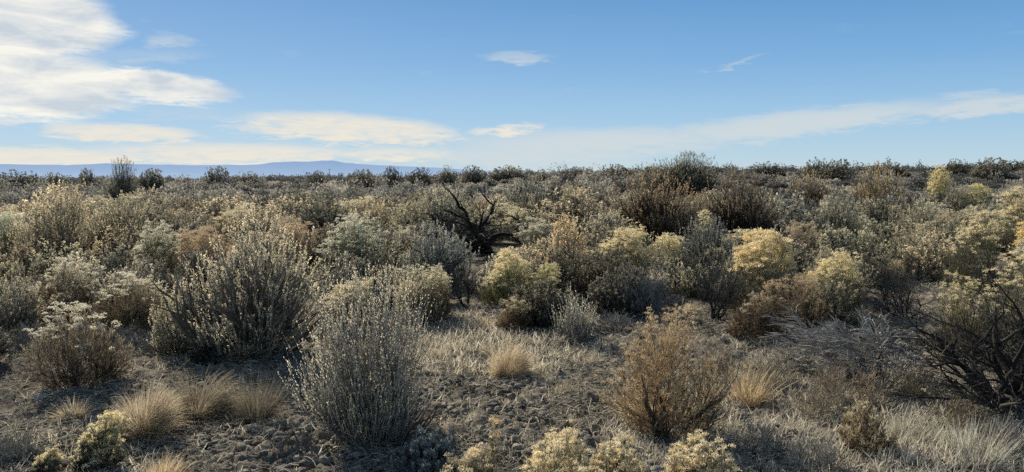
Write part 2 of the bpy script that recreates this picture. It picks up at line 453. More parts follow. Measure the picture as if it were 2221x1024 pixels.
# ================================================================== the setting
def make_ground():
    fine = np.radians(np.arange(-46, 46.01, .2)); coarse = np.radians(np.arange(50, 311, 5.0))
    az = np.concatenate([fine, coarse]); r = [.3]
    while r[-1] < 2.8: r.append(r[-1] * 1.12)
    while r[-1] < 13: r.append(r[-1] * 1.0042)
    while r[-1] < 20000: r.append(r[-1] * 1.035)
    r = np.array(r); na, nr = len(az), len(r)
    A, R = np.meshgrid(az, r); x = R * np.sin(A); y = R * np.cos(A)
    z = height(x, y)
    k = 1 - smooth(11, 20, R)
    d1, d2 = worley(x / .06 + .6 * vnoise(x * 30, y * 30), y / .06, 3)
    e1, e2 = worley(x / .14 + .5 * vnoise(x * 12, y * 12, 2), y / .14, 7)
    det = .03 * np.clip((d2 - d1) * 1.6, 0, .7) + .05 * np.clip((e2 - e1) * 1.3, 0, .6) + .09 * (fbm(x / .8, y / .8, 4, 20) - .5) + .11 * (fbm(x / .2, y / .2, 4, 25) - .5) + .03 * (fbm(x / .05, y / .05, 2, 30) - .5)
    z = z + k * det - .02
    z += (1 - k) * .1 * (fbm(x / 1.2, y / 1.2, 3, 40) - .5) * (R < 150)
    V = np.stack([x, y, z], -1).reshape(-1, 3); V = np.concatenate([V, [[0, 0, 0.]]])
    idx = np.arange(na * nr).reshape(nr, na); nx = np.roll(idx, -1, 1)
    f = np.stack([idx[:-1], nx[:-1], nx[1:], idx[1:]], -1).reshape(-1, 4)
    me = build_mesh('ground', [(V, f[:, ::-1], np.zeros(len(V)))], M['soil'], True)
    o = link('ground', me); tag(o, 'dry crusted brown soil of the sagebrush plain', 'ground', kind='structure')


def near_scatter(n, r0=3.6, r1=14.5, amax=40):
    a = np.radians(rng.uniform(-amax, amax, n)); r = np.exp(rng.uniform(math.log(r0), math.log(r1), n))
    return r * np.sin(a), r * np.cos(a)


def surface(x, y):
    return height(x, y) + .09 * (fbm(x / .8, y / .8, 4, 20) - .5) * (1 - smooth(11, 20, np.hypot(x, y)))


def make_clods(n=30000):
    # a cube subdivided once and rounded, 26 verts 24 quads
    pts = [(i, j, k) for i in (-1, 0, 1) for j in (-1, 0, 1) for k in (-1, 0, 1) if (i, j, k) != (0, 0, 0)]
    id_ = {p: q for q, p in enumerate(pts)}; F_ = []
    for ax in range(3):
        for s in (-1, 1):
            for a in (-1, 0):
                for b in (-1, 0):
                    q = []
                    for da, db in ((0, 0), (1, 0), (1, 1), (0, 1)):
                        p = [0, 0, 0]; p[ax] = s; p[(ax + 1) % 3] = a + da; p[(ax + 2) % 3] = b + db; q.append(id_[tuple(p)])
                    F_.append(q if s > 0 else q[::-1])
    B = nrm(np.array(pts, float)); F_ = np.array(F_)
    x, y = near_scatter(n, 3.6, 13)
    m = fbm(x / 1.1, y / 1.1, 3, 50) + .25 * smooth(1.2, -.8, x) * smooth(7, 4, y)
    keep = m > rng.uniform(.3, .75, n); x, y = x[keep], y[keep]; n = len(x)
    s = .004 + .03 * rng.uniform(0, 1, n) ** 4
    z = surface(x, y) + s * .35 + .006
    S = B[None] * (1 + .28 * rng.normal(size=(n, 26, 1)) * .7) * s[:, None, None] * np.stack([rng.uniform(.8, 1.5, n), rng.uniform(.8, 1.5, n), rng.uniform(.5, .9, n)], 1)[:, None, :]
    V = S + np.stack([x, y, z], 1)[:, None, :]
    f = F_[None] + (np.arange(n) * 26)[:, None, None]
    me = build_mesh('soil_clods', [(V.reshape(-1, 3), f.reshape(-1, 4), np.repeat(rng.uniform(0, 1, n), 26))], M['clod'], True)
    tag(link('soil_clods', me), 'loose crumbs and clods of dry soil covering the bare ground', 'soil clods', kind='stuff')


def make_litter(n=110000):
    x, y = near_scatter(n, 3.6, 14)
    m = fbm(x / .7, y / .7, 3, 60); keep = m > rng.uniform(.25, .7, n); x, y = x[keep], y[keep]; n = len(x)
    a = rng.uniform(0, 2 * PI, n); L = .02 + .1 * rng.uniform(0, 1, n) ** 1.5 + .2 * (rng.uniform(size=n) < .015); K = 4
    cur = np.stack([x, y, surface(x, y) + rng.uniform(.025, .055, n)], 1)
    d = np.stack([np.cos(a), np.sin(a), rng.uniform(-.05, .35, n)], 1); pts = [cur]
    for k in range(1, K):
        d = nrm(d + .3 * rng.normal(size=d.shape) * np.array([1, 1, .5]) + np.array([0, 0, -.08])); cur = cur + d * (L / 3)[:, None]; pts.append(cur)
    P = np.stack(pts, 1)
    pr = [tubes(P, radii(P, rng.uniform(.0014, .0036, n), .0007), 3, rng.uniform(.15, 1, n))]
    tag(link('plant_litter', build_mesh('plant_litter', pr, M['greystraw'])), 'fallen twigs and straw littering the soil between the shrubs', 'plant litter', kind='stuff')


def make_short_grass(n=260000):
    x, y = near_scatter(n, 3.5, 16)
    px, py = project(x, y, height(x, y))

    def blob(cx, cy, rx, ry): return np.clip(1.3 - np.hypot((px - cx) / rx, (py - cy) / ry), 0, 1)
    D = .02 + 0 * x
    D += 2.2 * blob(1080, 765, 220, 45) + 1.6 * blob(980, 730, 100, 40)
    D += 1.4 * blob(1900, 960, 480, 130) + .8 * blob(1800, 850, 280, 80) + .4 * blob(1650, 790, 120, 60)
    D += .5 * blob(180, 1000, 170, 60) + .5 * blob(400, 690, 120, 60) + .15 * blob(380, 760, 120, 60)
    D += .1 * blob(1150, 900, 250, 60) + .3 * blob(1750, 520, 90, 50) + .3 * blob(2050, 620, 150, 60)
    D *= .15 + 2.2 * smooth(.38, .62, fbm(x / .3, y / .3, 3, 70))
    keep = rng.uniform(0, 1, n) < D; x, y, px, py = x[keep], y[keep], px[keep], py[keep]; n = len(x)
    Lb = (.04 + .07 * rng.uniform(0, 1, n) ** 1.5) * (1 + .55 * np.exp(-((px - 1040) / 200) ** 2 - ((py - 740) / 60) ** 2) + .5 * (px > 1900) * (py > 900))
    K = 4; d = nrm(np.array([.12, -.1, 1]) + .42 * rng.normal(size=(n, 3))); d[:, 2] = np.abs(d[:, 2])
    cur = np.stack([x, y, surface(x, y) - .005], 1); pts = [cur]
    for k in range(1, K):
        d = nrm(d + .22 * rng.normal(size=d.shape) + np.array([.04, 0, -.1])); cur = cur + d * (Lb / 3)[:, None]; pts.append(cur)
    P = np.stack(pts, 1)
    Wd = .0027 * np.array([1, 1, .8, .25])[None] * rng.uniform(.6, 1.6, n)[:, None]
    side = nrm(np.cross(d, rng.normal(size=(n, 3))))
    ti = np.clip(rng.normal(.6, .25, n), 0, 1)
    gold = blobmask = (np.hypot((px - 1060) / 260, (py - 760) / 80) < 1) | (rng.uniform(size=n) < .35)
    for nm, msk, mt, lab in (('dry_grass', gold, 'straw', 'golden dry grass growing in patches between the shrubs'), ('grey_grass', ~gold, 'greystraw', 'bleached grey stubble grass covering the open soil')):
        me = build_mesh(nm, [ribbons(P[msk], Wd[msk], side[msk], ti[msk])], M[mt])
        tag(link(nm, me), lab, 'dry grass', kind='stuff')


def make_hills():
    prof = [(-1500, 364), (-600, 360), (0, 356), (150, 358), (235, 354.5), (300, 356.5), (450, 358.5), (560, 357), (595, 352), (640, 350.5), (668, 351.5), (700, 348.5), (725, 348.5), (748, 353),
            (800, 357), (880, 360), (950, 364), (1000, 367), (1060, 371), (1150, 375), (1400, 380), (2600, 384)]
    xs = np.array([p[0] for p in prof]); ys = np.array([p[1] for p in prof])
    px = np.arange(-1500, 2600, 6.0); top = np.interp(px, xs, ys); D = 14000.
    az = np.arctan((px - 1110.5) / F)
    H = (HZ - top) / F * D
    H = H + 5 * (fbm(px / 40, px * 0 + 2, 4, 80) - .5) * 2
    rows = []; J = 14
    for j in range(J):
        s = j / (J - 1)                       # 0 foot in front, peak at 0.7, behind falls
        dist = D - 3500 + 4500 * s
        k = np.sin(min(s / .78, 1) * PI / 2) ** 1.3 if s < .78 else 1 - .5 * (s - .78) / .22
        h = -260 + (H + 260 + CAM_H) * k * (dist / D if s < .78 else 1) + (0 if j in (0, 11) else 14 * (fbm(px / 25, px * 0 + j * .7, 3, 90) - .5))
        if j == 0: dist, h = 2200., h * 0 - 17.  # foot drawn forward to lay painted haze blue over the plain
        if j == 1: h = h * 0 - 12.
        dd = dist / np.cos(az)
        rows.append(np.stack([dd * np.sin(az), dd * np.cos(az), h], 1))
    V = np.stack(rows).reshape(-1, 3); n = len(px)
    idx = np.arange(J * n).reshape(J, n)
    f = np.stack([idx[:-1, :-1], idx[:-1, 1:], idx[1:, 1:], idx[1:, :-1]], -1).reshape(-1, 4)
    m, nt, N, Lk = newmat('hazy_hillside')
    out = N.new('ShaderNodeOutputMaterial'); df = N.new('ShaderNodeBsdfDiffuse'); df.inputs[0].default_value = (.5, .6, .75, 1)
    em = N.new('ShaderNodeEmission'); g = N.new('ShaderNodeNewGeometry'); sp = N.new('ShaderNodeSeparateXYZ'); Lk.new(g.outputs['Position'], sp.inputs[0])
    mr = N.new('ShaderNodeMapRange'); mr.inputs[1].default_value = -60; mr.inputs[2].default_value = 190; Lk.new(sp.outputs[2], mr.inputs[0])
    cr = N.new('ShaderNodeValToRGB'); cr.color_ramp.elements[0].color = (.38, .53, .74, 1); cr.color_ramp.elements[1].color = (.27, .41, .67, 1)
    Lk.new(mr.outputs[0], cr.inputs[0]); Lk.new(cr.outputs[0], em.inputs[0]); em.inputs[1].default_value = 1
    mx = N.new('ShaderNodeMixShader'); mx.inputs[0].default_value = .84  # emission paints aerial haze into the hillside colour
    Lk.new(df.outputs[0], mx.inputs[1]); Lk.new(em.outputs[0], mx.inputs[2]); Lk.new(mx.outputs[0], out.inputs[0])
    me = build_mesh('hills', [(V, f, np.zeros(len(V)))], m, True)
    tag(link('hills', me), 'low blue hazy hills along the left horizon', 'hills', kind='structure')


make_ground(); make_hills(); make_clods(); make_litter(); make_short_grass()

# ================================================================== plants
# tints: multiply the material colours of a plant
GREY = (1.0, .98, .92); SILVER = (1.15, 1.15, 1.12); TAN = (1.15, 1.06, .93); OLIVE = (1.0, 1.0, .87); DARK = (.55, .58, .6); RUST = (1.1, .97, .84); PLAIN = (1, 1, 1)
YEL = (1.02, 1.0, .84); PALE = (1.0, 1.02, 1.1)

occupied = []      # (x, y, radius)
marks = []         # landmarks for wording (px, py, phrase)


def wh(px, pbase, ptop, pw):
    """ground point, height and half width in metres of a plant outlined in the photograph"""
    x, y = ground_pt(px, pbase); d = y
    return x, y, (pbase - ptop) / F * d * 1.01, pw / 2 / F * d


def hero(fn, kind, cat, label, px, pbase, ptop, pw, mark=None, tint=PLAIN, htint=None, rz=0, occ=.9, group=None, **kw):
    x, y, H, W = wh(px, pbase, ptop, pw)
    me = fn(H, W, **kw)
    o = place(kind, cat, label, me, x, y, rz, (1, 1, 1), tint, group, htint)
    occupied.append((x, y, W * occ))
    if mark: marks.append((px, (pbase + ptop) / 2, y, mark))
    return o


S, R_, G, D_ = sagebrush, rabbitbrush, bunchgrass, deadshrub
# --- nearest row
hero(S, 'sagebrush', 'sagebrush', 'tall grey upright sagebrush in the foreground left of the bare centre ground', 805, 962, 594, 315, 'the tall grey foreground sagebrush', (1.28, 1.26, 1.22), den=1.75, spikes=.9, tiptint=.8, leafy=.34, ang=60, low=.12, lump=.42, plume=.24, ls=.62, th=.42, vase=.62, wood=1.3, out=.6)
hero(S, 'sagebrush', 'sagebrush', 'broad rounded grey-green sagebrush with dark forked branches at left centre', 530, 772, 478, 410, 'the broad grey-green sagebrush', (1.25, 1.2, 1.1), den=1.9, spikes=.4, tiptint=1.05, wood=2.0, leafy=.5, ang=72, low=.12, lump=.55, plume=.12, ls=.75, th=.65, vase=.6, out=1.0)
hero(R_, 'rabbitbrush', 'rabbitbrush', 'tan dried rabbitbrush with large round cream heads on the clod-strewn soil at far left', 172, 842, 655, 200, 'the cream-headed rabbitbrush at far left', (1, .98, .92), (1.0, .98, .95), stem_mat='tanstem', headmat='whitehead', head=.021, nstem=300, headfrac=.6, dome=.5, subheads=2, headn=50, lump=.55)
hero(R_, 'rabbitbrush', 'rabbitbrush', 'tan rabbitbrush with flat white heads beside the broad grey-green sagebrush', 272, 722, 588, 165, None, (1, .98, .92), stem_mat='tanstem', headmat='whitehead', head=.021, nstem=260, headfrac=.7, dome=.5, subheads=2, headn=44, lump=.55)
hero(R_, 'rabbitbrush', 'rabbitbrush', 'domed tan rabbitbrush with a crown of cream heads near the left edge', 132, 690, 558, 150, 'the domed tan rabbitbrush near the left edge', (1, .98, .92), stem_mat='tanstem', headmat='whitehead', head=.024, nstem=300, headfrac=.8, dome=.6, subheads=2, headn=40)
hero(R_, 'rabbitbrush', 'rabbitbrush', 'small dark-stemmed rabbitbrush with tiny white heads in front of the broad grey-green sagebrush', 452, 792, 700, 100, None, (.6, .62, .62), stem_mat='rstem', headmat='whitehead', head=.018, nstem=120, headfrac=1.1, dome=.6, subheads=2, headn=30)
hero(G, 'grass_tuft', 'grass tuft', 'large rounded golden bunchgrass at lower left with shaded side', 305, 950, 835, 165, 'the large golden bunchgrass at lower left', (1.0, .93, .84), n=5600, arch=.85, lean=(-.05, -.05, 0), base=.62, w=.0013)
hero(G, 'grass_tuft', 'grass tuft', 'brownish bunchgrass right of the large golden bunchgrass', 428, 905, 812, 190, None, (.55, .52, .47), n=2600, arch=.9, lean=(.15, -.1, 0), w=.0013)
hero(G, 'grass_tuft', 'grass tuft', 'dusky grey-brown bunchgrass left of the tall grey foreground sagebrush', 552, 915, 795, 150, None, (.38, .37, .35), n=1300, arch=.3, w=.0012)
hero(G, 'grass_tuft', 'grass tuft', 'orange dry grass tuft cut by the bottom edge at lower left', 345, 1060, 985, 120, None, (1.05, .92, .78), n=1600, arch=.4)
hero(R_, 'rabbitbrush', 'rabbitbrush', 'short rabbitbrush with bright yellow heads at the lower left corner', 212, 1025, 890, 120, None, PLAIN, YEL, head=.017, nstem=110, lump=.6, headfrac=1.3, subheads=3, headn=40, leafy=1.5)
hero(R_, 'rabbitbrush', 'rabbitbrush', 'tiny rabbitbrush with one cluster of yellow heads at the bottom left corner', 105, 1035, 968, 70, None, PLAIN, YEL, head=.016, nstem=60, headfrac=1.2, subheads=2, headn=36, leafy=1.5)
# bottom centre row of rabbitbrush, their feet below the frame
for i, (px, pb, pt, pw, lab, hd, ns, hf) in enumerate([
        (1170, 1150, 916, 260, 'rabbitbrush with the tallest mound of creamy yellow heads at the bottom centre edge', .017, 190, 1.1),
        (1345, 1135, 928, 240, 'rabbitbrush with pale upright heads between two creamy mounds at the bottom edge', .015, 170, .9),
        (1505, 1140, 945, 230, 'low rabbitbrush with a dense golden crown at the bottom edge right of centre', .017, 220, 1.2),
        (1260, 1190, 985, 330, 'low rabbitbrush with yellow heads closest to the camera at the bottom centre edge', .016, 220, .6),
        (1030, 1120, 955, 170, 'sparse rabbitbrush with a few large round heads left of the creamy mound', .024, 60, .9)]):
    hero(R_, 'rabbitbrush', 'rabbitbrush', lab, px, pb, pt, pw, None, (1.1, 1.08, 1.0), (1.05, 1.0, .9), head=hd, nstem=ns, headfrac=hf, subheads=3, headn=30, leafy=1.6, dome=.8, lump=.55, vase=.6, low=.3)
hero(R_, 'rabbitbrush', 'rabbitbrush', 'thin lone stalk with orange-cream heads standing above the bottom rabbitbrush', 1068, 1100, 893, 60, None, (1.1, 1.05, .95), (1.05, .92, .76), head=.014, nstem=34, headfrac=.35, subheads=5, headn=40, ang=22, dome=.5)
hero(S, 'sagebrush', 'sagebrush', 'low bluish grey sagebrush seedling at the foot of the tall grey foreground sagebrush', 935, 1040, 925, 180, None, (.95, 1.05, 1.2), den=.8, leafy=.7, tiptint=.2, wood=.5)
hero(R_, 'rabbitbrush', 'rabbitbrush', 'orange-tan dried rabbitbrush with a dark curved trunk right of the bare centre ground', 1450, 944, 650, 290, 'the orange-tan rabbitbrush with a curved trunk', (1.2, 1.1, .93), (1.05, 1.0, .92), stem_mat='tanstem', headmat='tanhead', head=.014, nstem=270, headfrac=1.2, dome=1.1, subheads=3, headn=16, trunk=2.0, ang=64, leafy=.6, low=.2, lump=.68, vase=.55, lobes=[(-.05, 0, 1, 1.0), (-.8, .1, .62, .95), (.62, -.1, .75, .8), (.1, -.7, .7, .55), (-.2, .7, .7, .7), (.85, .3, .35, .6), (-.4, -.3, .85, .5)])
hero(G, 'grass_tuft', 'grass tuft', 'golden bunchgrass under the orange-tan rabbitbrush', 1395, 905, 835, 150, None, (1.0, .92, .78), n=3000, arch=.5)
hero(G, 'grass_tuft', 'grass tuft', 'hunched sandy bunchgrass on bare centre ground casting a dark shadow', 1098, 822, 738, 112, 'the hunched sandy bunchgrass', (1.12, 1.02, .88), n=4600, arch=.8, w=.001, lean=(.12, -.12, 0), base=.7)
hero(S, 'sagebrush', 'sagebrush', 'small fan-shaped silvery sagebrush standing alone behind the bare centre ground', 1247, 745, 634, 112, 'the small silvery fan-shaped sagebrush', (1.35, 1.35, 1.32), den=.36, spikes=1.0, tiptint=.4, leafy=.4, th=.3, ang=40, low=.5, lump=.2, plume=.4)
# --- right foreground
hero(D_, 'dead_shrub', 'dead shrub', 'dark dead shrub with thick branches sweeping left from the right edge', 2190, 885, 600, 760, 'the dark dead shrub at the right edge', (.42, .41, .4), n=10, l1n=6, l2n=6, l3n=4, lean=(-.32, -.05, .02), ang=66, wob=.2, thick=1.7, up=.12, fine=.0024)
hero(D_, 'dead_shrub', 'dead shrub', 'collapsed grey dead shrub with fine twigs combed to the left at right centre', 1890, 820, 690, 440, 'the collapsed grey dead shrub', (1.1, 1.08, 1.04), n=11, l1n=8, l2n=8, l3n=5, lean=(-.35, 0, -.05), ang=70, wob=.16, thick=.8, mat='greywood', up=.03, fine=.0034, frac=.7)
hero(R_, 'rabbitbrush', 'rabbitbrush', 'tall yellow rabbitbrush cut by the right edge above the dark dead shrub', 2190, 800, 535, 260, 'the tall yellow rabbitbrush at the right edge', (.7, .69, .62), (1.02, .99, .86), head=.022, nstem=280, headfrac=.42, dome=.8, subheads=3, headn=24, lump=.6, trunk=2.4, vase=.6)
hero(R_, 'rabbitbrush', 'rabbitbrush', 'yellow-green rabbitbrush half hidden by the dark dead shrub', 2075, 770, 590, 170, None, (.85, .82, .65), YEL, head=.018, nstem=220, headfrac=.5, headn=22, stem_mat='rstem')
hero(D_, 'dead_shrub', 'dead shrub', 'small fan of golden-brown bare twigs in the right foreground grass', 1850, 880, 782, 220, None, (1.25, 1.05, .8), n=14, l1n=7, l2n=5, l3n=4, ang=66, wob=.08, thick=.5, mat='greywood', up=.3)
hero(R_, 'rabbitbrush', 'rabbitbrush', 'low tan rabbitbrush with tiny white heads in the right foreground grass', 1880, 985, 870, 130, None, (1, .95, .8), stem_mat='tanstem', headmat='whitehead', head=.012, nstem=110, headfrac=.3, subheads=1, headn=26)
hero(G, 'grass_tuft', 'grass tuft', 'bleached upright grass tuft at the bottom right corner', 2110, 1010, 900, 200, None, (1.1, 1.12, 1.1), n=900, arch=.15, mat='greystraw', w=.002)
hero(G, 'grass_tuft', 'grass tuft', 'pale grass tuft between the bottom right corner and the golden-brown twig fan', 1960, 960, 885, 150, None, (1.0, 1.0, .95), n=700, arch=.2, mat='greystraw', w=.002)
hero(G, 'grass_tuft', 'grass tuft', 'ragged tan grass tuft right of the orange-tan rabbitbrush', 1620, 870, 770, 150, None, (.95, .85, .7), n=800, arch=.3)
hero(R_, 'rabbitbrush', 'rabbitbrush', 'rusty brown rabbitbrush with sparse pale heads left of the collapsed grey dead shrub', 1735, 735, 590, 190, 'the rusty brown rabbitbrush', (.85, .79, .72), stem_mat='tanstem', headmat='tanhead', head=.02, nstem=330, headfrac=.4, headn=18)
hero(R_, 'rabbitbrush', 'rabbitbrush', 'low brown rabbitbrush with thin pale heads right of the orange-tan rabbitbrush', 1620, 735, 630, 130, None, (.8, .75, .68), stem_mat='tanstem', headmat='whitehead', head=.016, nstem=200, headfrac=.3, headn=18)
for px, pb, pt, pw, lab, c_ in [
        (1668, 835, 760, 130, 'wispy straw-coloured weed between the orange-tan rabbitbrush and the collapsed dead shrub', (1.3, 1.2, .95)),
        (1765, 905, 830, 140, 'wispy tan weed left of the golden-brown twig fan', (1.25, 1.1, .85)),
        (1640, 985, 905, 150, 'low bleached weed in the shadow right of the golden crown at the bottom edge', (1.2, 1.15, 1.0)),
        (1985, 870, 790, 150, 'low golden weed beneath the branches of the dark dead shrub', (1.35, 1.15, .8)),
        (2080, 930, 850, 160, 'matted brown weed under the trunk of the dark dead shrub', (1.0, .85, .6)),
        (1760, 1015, 940, 160, 'pale thin weed at the bottom edge right of the low tan rabbitbrush shadow', (1.3, 1.25, 1.1)),
        (2190, 990, 905, 160, 'grey-brown weed filling the bottom right corner', (.95, .9, .8)),
        (1560, 830, 740, 100, 'thin rusty weed right against the orange-tan rabbitbrush', (1.1, .9, .7)),
        (880, 720, 660, 90, 'pale upright weed behind the tall grey foreground sagebrush', (1.2, 1.15, 1.0)),
        (1330, 720, 670, 90, 'flattened grey weed right of the small silvery sagebrush', (1.0, 1.0, .95)),
        (60, 760, 690, 120, 'faded grey weed at the left edge before the domed tan rabbitbrush', (1.0, 1.0, .95)),
        (30, 1000, 930, 120, 'thin grey weed at the bottom left corner', (1.0, .98, .9)),
        (640, 985, 925, 110, 'thin dark weed at the left foot of the tall grey foreground sagebrush', (.6, .6, .6))]:
    hero(D_, 'dry_weed', 'weed', lab, px, pb, pt, pw, None, c_, n=12, l1n=6, l2n=5, l3n=3, ang=62, wob=.1, thick=.35, mat='greywood', up=.4, fine=.0024)
hero(S, 'sagebrush', 'sagebrush', 'pale fuzzy low sagebrush between the cream-headed rabbitbrush and the broad grey-green sagebrush', 385, 765, 640, 150, None, (1.15, 1.12, 1.0), den=1.0, spikes=.4, tiptint=.6, leafy=.5, ls=.7, th=.6, lump=.5)
hero(S, 'sagebrush', 'sagebrush', 'pale straggly sagebrush right behind the tall grey foreground sagebrush', 905, 700, 590, 120, None, (1.2, 1.15, 1.02), den=.7, spikes=.8, tiptint=.6, leafy=.4, ls=.8, th=.5, lump=.5)
hero(S, 'sagebrush', 'sagebrush', 'low faded grey sagebrush at the left edge beside the domed tan rabbitbrush', 30, 730, 610, 130, None, (1.05, 1.02, .95), den=1.0, spikes=.5, tiptint=.5, leafy=.5, ls=.8, lump=.5)

# --- middle ground
hero(R_, 'rabbitbrush', 'rabbitbrush', 'rabbitbrush with bright golden plumes rising highest right of centre', 1640, 685, 498, 165, 'the rabbitbrush with bright golden plumes', (1, 1, .95), (1.04, .98, .82), head=.034, nstem=420, headfrac=.9, dome=.55, subheads=4, headn=26)
hero(R_, 'rabbitbrush', 'rabbitbrush', 'wide flat-topped rabbitbrush with pale yellow heads left of the right-hand dead shrub', 1805, 680, 545, 210, None, (1, 1, .9), (1.02, .98, .8), head=.03, nstem=420, headfrac=.8, dome=.5, subheads=3, headn=22)
hero(R_, 'rabbitbrush', 'rabbitbrush', 'pale yellow rabbitbrush with a rounded crown in the centre of the picture', 1345, 610, 492, 150, None, (.95, .97, .9), (1.0, .97, .82), head=.034, nstem=360, headfrac=.8, dome=.6, subheads=3, headn=22)
hero(R_, 'rabbitbrush', 'rabbitbrush', 'pale yellow rabbitbrush just right of the rounded one in the centre', 1450, 612, 506, 120, None, (.95, .97, .9), (1.0, .98, .85), head=.034, nstem=330, headfrac=.8, dome=.6, subheads=3, headn=22)
hero(R_, 'rabbitbrush', 'rabbitbrush', 'green-stemmed rabbitbrush with creamy heads in front of the dead branching shrub', 1085, 665, 538, 130, 'the creamy rabbitbrush at centre', (1.05, 1.08, .85), (1.02, .98, .82), head=.03, nstem=330, headfrac=.85, dome=.6, subheads=3, headn=22)
hero(R_, 'rabbitbrush', 'rabbitbrush', 'yellow-green rabbitbrush with sparse heads right of the creamy one at centre', 1180, 660, 570, 130, None, (1.05, 1.08, .8), (.95, .95, .8), head=.02, nstem=300, headfrac=.5, headn=18)
hero(R_, 'rabbitbrush', 'rabbitbrush', 'tan domed rabbitbrush with small white heads behind the tall grey foreground sagebrush', 935, 690, 570, 165, None, (1, .98, .85), stem_mat='tanstem', headmat='whitehead', head=.02, nstem=320, headfrac=.9, dome=.6, subheads=2, headn=22)
hero(R_, 'rabbitbrush', 'rabbitbrush', 'low brownish rabbitbrush behind the golden grass patch at centre', 1105, 722, 645, 90, None, (.8, .75, .62), stem_mat='tanstem', headmat='whitehead', head=.018, nstem=160, headfrac=.3, headn=18)
hero(S, 'sagebrush', 'sagebrush', 'low dark shaded sagebrush behind the golden grass strip at centre', 1170, 712, 612, 190, None, (.5, .5, .48), den=1.3, spikes=.3, tiptint=.5, ls=1.1, lump=.55)  # shade is put into the dark tint
hero(S, 'sagebrush', 'sagebrush', 'dark shaded sagebrush behind and right of the small silvery sagebrush', 1330, 685, 590, 170, None, (.48, .48, .46), den=1.3, spikes=.3, tiptint=.5, ls=1.1, lump=.55)  # darkened tint carries the shade of this shrub
hero(S, 'sagebrush', 'sagebrush', 'dark blue-shaded sagebrush under the tall cream-headed rabbitbrush', 755, 660, 560, 150, None, (.5, .52, .54), den=1.3, spikes=.2, tiptint=.4, ls=1.1, lump=.5)  # bluish dark tint paints the shadow below the rabbitbrush
hero(S, 'sagebrush', 'sagebrush', 'dark twiggy sagebrush right of the rusty brown rabbitbrush', 1815, 740, 625, 180, None, (.6, .58, .52), den=1.2, spikes=.4, tiptint=.6, ls=1.1, lump=.6)
hero(D_, 'dead_shrub', 'dead shrub', 'large dead shrub of black contorted branches in the middle of the picture', 1045, 545, 385, 370, 'the black contorted dead shrub', (.45, .44, .43), n=8, l1n=5, l2n=4, l3n=2, ang=64, wob=.36, thick=2.1, up=.4, fine=.004)
hero(D_, 'dead_shrub', 'dead shrub', 'small dead shrub with a dark crooked stem left of the creamy rabbitbrush', 1012, 668, 545, 120, None, (.5, .5, .5), n=4, l1n=7, l2n=7, l3n=5, ang=50, wob=.2, thick=1.0, up=.3)
hero(D_, 'dead_shrub', 'dead shrub', 'tangled dead shrub with arching black twigs behind the low brown rabbitbrush', 1545, 700, 545, 190, None, (.55, .56, .58), n=8, l1n=7, l2n=8, l3n=6, ang=68, wob=.14, thick=.9, up=.05)
hero(D_, 'dead_shrub', 'dead shrub', 'grey tangled dead shrub in shade right of the small silvery sagebrush', 1395, 690, 570, 170, None, (.6, .62, .66), n=9, l1n=8, l2n=8, l3n=6, ang=70, wob=.12, thick=.6, mat='greywood', up=.05)
hero(D_, 'dead_shrub', 'dead shrub', 'low grey dead shrub with spreading twigs left of the right-hand yellow rabbitbrush', 1960, 690, 560, 200, None, (.6, .6, .6), n=8, l1n=7, l2n=8, l3n=5, lean=(-.2, 0, 0), ang=70, wob=.12, thick=.8, up=.1)
hero(S, 'sagebrush', 'sagebrush', 'silvery fine-twigged sagebrush behind the tan domed rabbitbrush', 950, 625, 490, 180, 'the silvery fine-twigged sagebrush', (1.05, 1.12, 1.2), den=1.3, spikes=.5, tiptint=.25, ls=1.2)
hero(S, 'sagebrush', 'sagebrush', 'sagebrush with golden upright spikes in the centre of the picture', 1222, 615, 478, 110, 'the golden-spiked sagebrush', (1.3, 1.12, .88), den=.9, spikes=1, tiptint=.9, ls=1.3, ang=40)
hero(S, 'sagebrush', 'sagebrush', 'soft grey sagebrush behind the rabbitbrush with bright golden plumes', 1540, 600, 470, 150, None, (.8, .86, .92), den=1.3, tiptint=.2, ls=1.2, leafy=.8)
hero(R_, 'rabbitbrush', 'rabbitbrush', 'small rabbitbrush with a few yellow heads before the big dark sagebrush', 1520, 560, 455, 60, None, PLAIN, YEL, head=.036, nstem=90, headfrac=.6, subheads=3, headn=22)
hero(R_, 'rabbitbrush', 'rabbitbrush', 'tall cream-headed rabbitbrush right of the broad grey-green sagebrush', 745, 625, 462, 165, 'the tall cream-headed rabbitbrush', (.7, .74, .68), (.95, .97, .9), headmat='whitehead', head=.032, nstem=420, headfrac=1.1, dome=.7, subheads=2, headn=22)
hero(R_, 'rabbitbrush', 'rabbitbrush', 'rabbitbrush with a slanting rise of cream heads left of the broad grey-green sagebrush', 345, 615, 478, 120, None, (.85, .86, .75), (.95, .95, .88), headmat='whitehead', head=.034, nstem=220, headfrac=1.1, dome=.7, subheads=2, headn=22)
hero(R_, 'rabbitbrush', 'rabbitbrush', 'pinkish tan rabbitbrush showing above the broad grey-green sagebrush', 440, 600, 490, 150, None, (1.0, .93, .84), (.95, .87, .8), stem_mat='tanstem', headmat='tanhead', head=.03, nstem=300, headfrac=.6, headn=20)
hero(R_, 'rabbitbrush', 'rabbitbrush', 'pinkish tan rabbitbrush left of the tall cream-headed rabbitbrush', 640, 600, 480, 120, None, (1.0, .93, .84), (.95, .87, .8), stem_mat='tanstem', headmat='tanhead', head=.03, nstem=260, headfrac=.6, headn=20)
hero(R_, 'rabbitbrush', 'rabbitbrush', 'rabbitbrush with round white heads cut by the left edge', 18, 590, 455, 100, None, (.8, .8, .7), (.95, .98, .9), headmat='whitehead', head=.042, nstem=260, headfrac=1.1, dome=.6, subheads=2, headn=22)
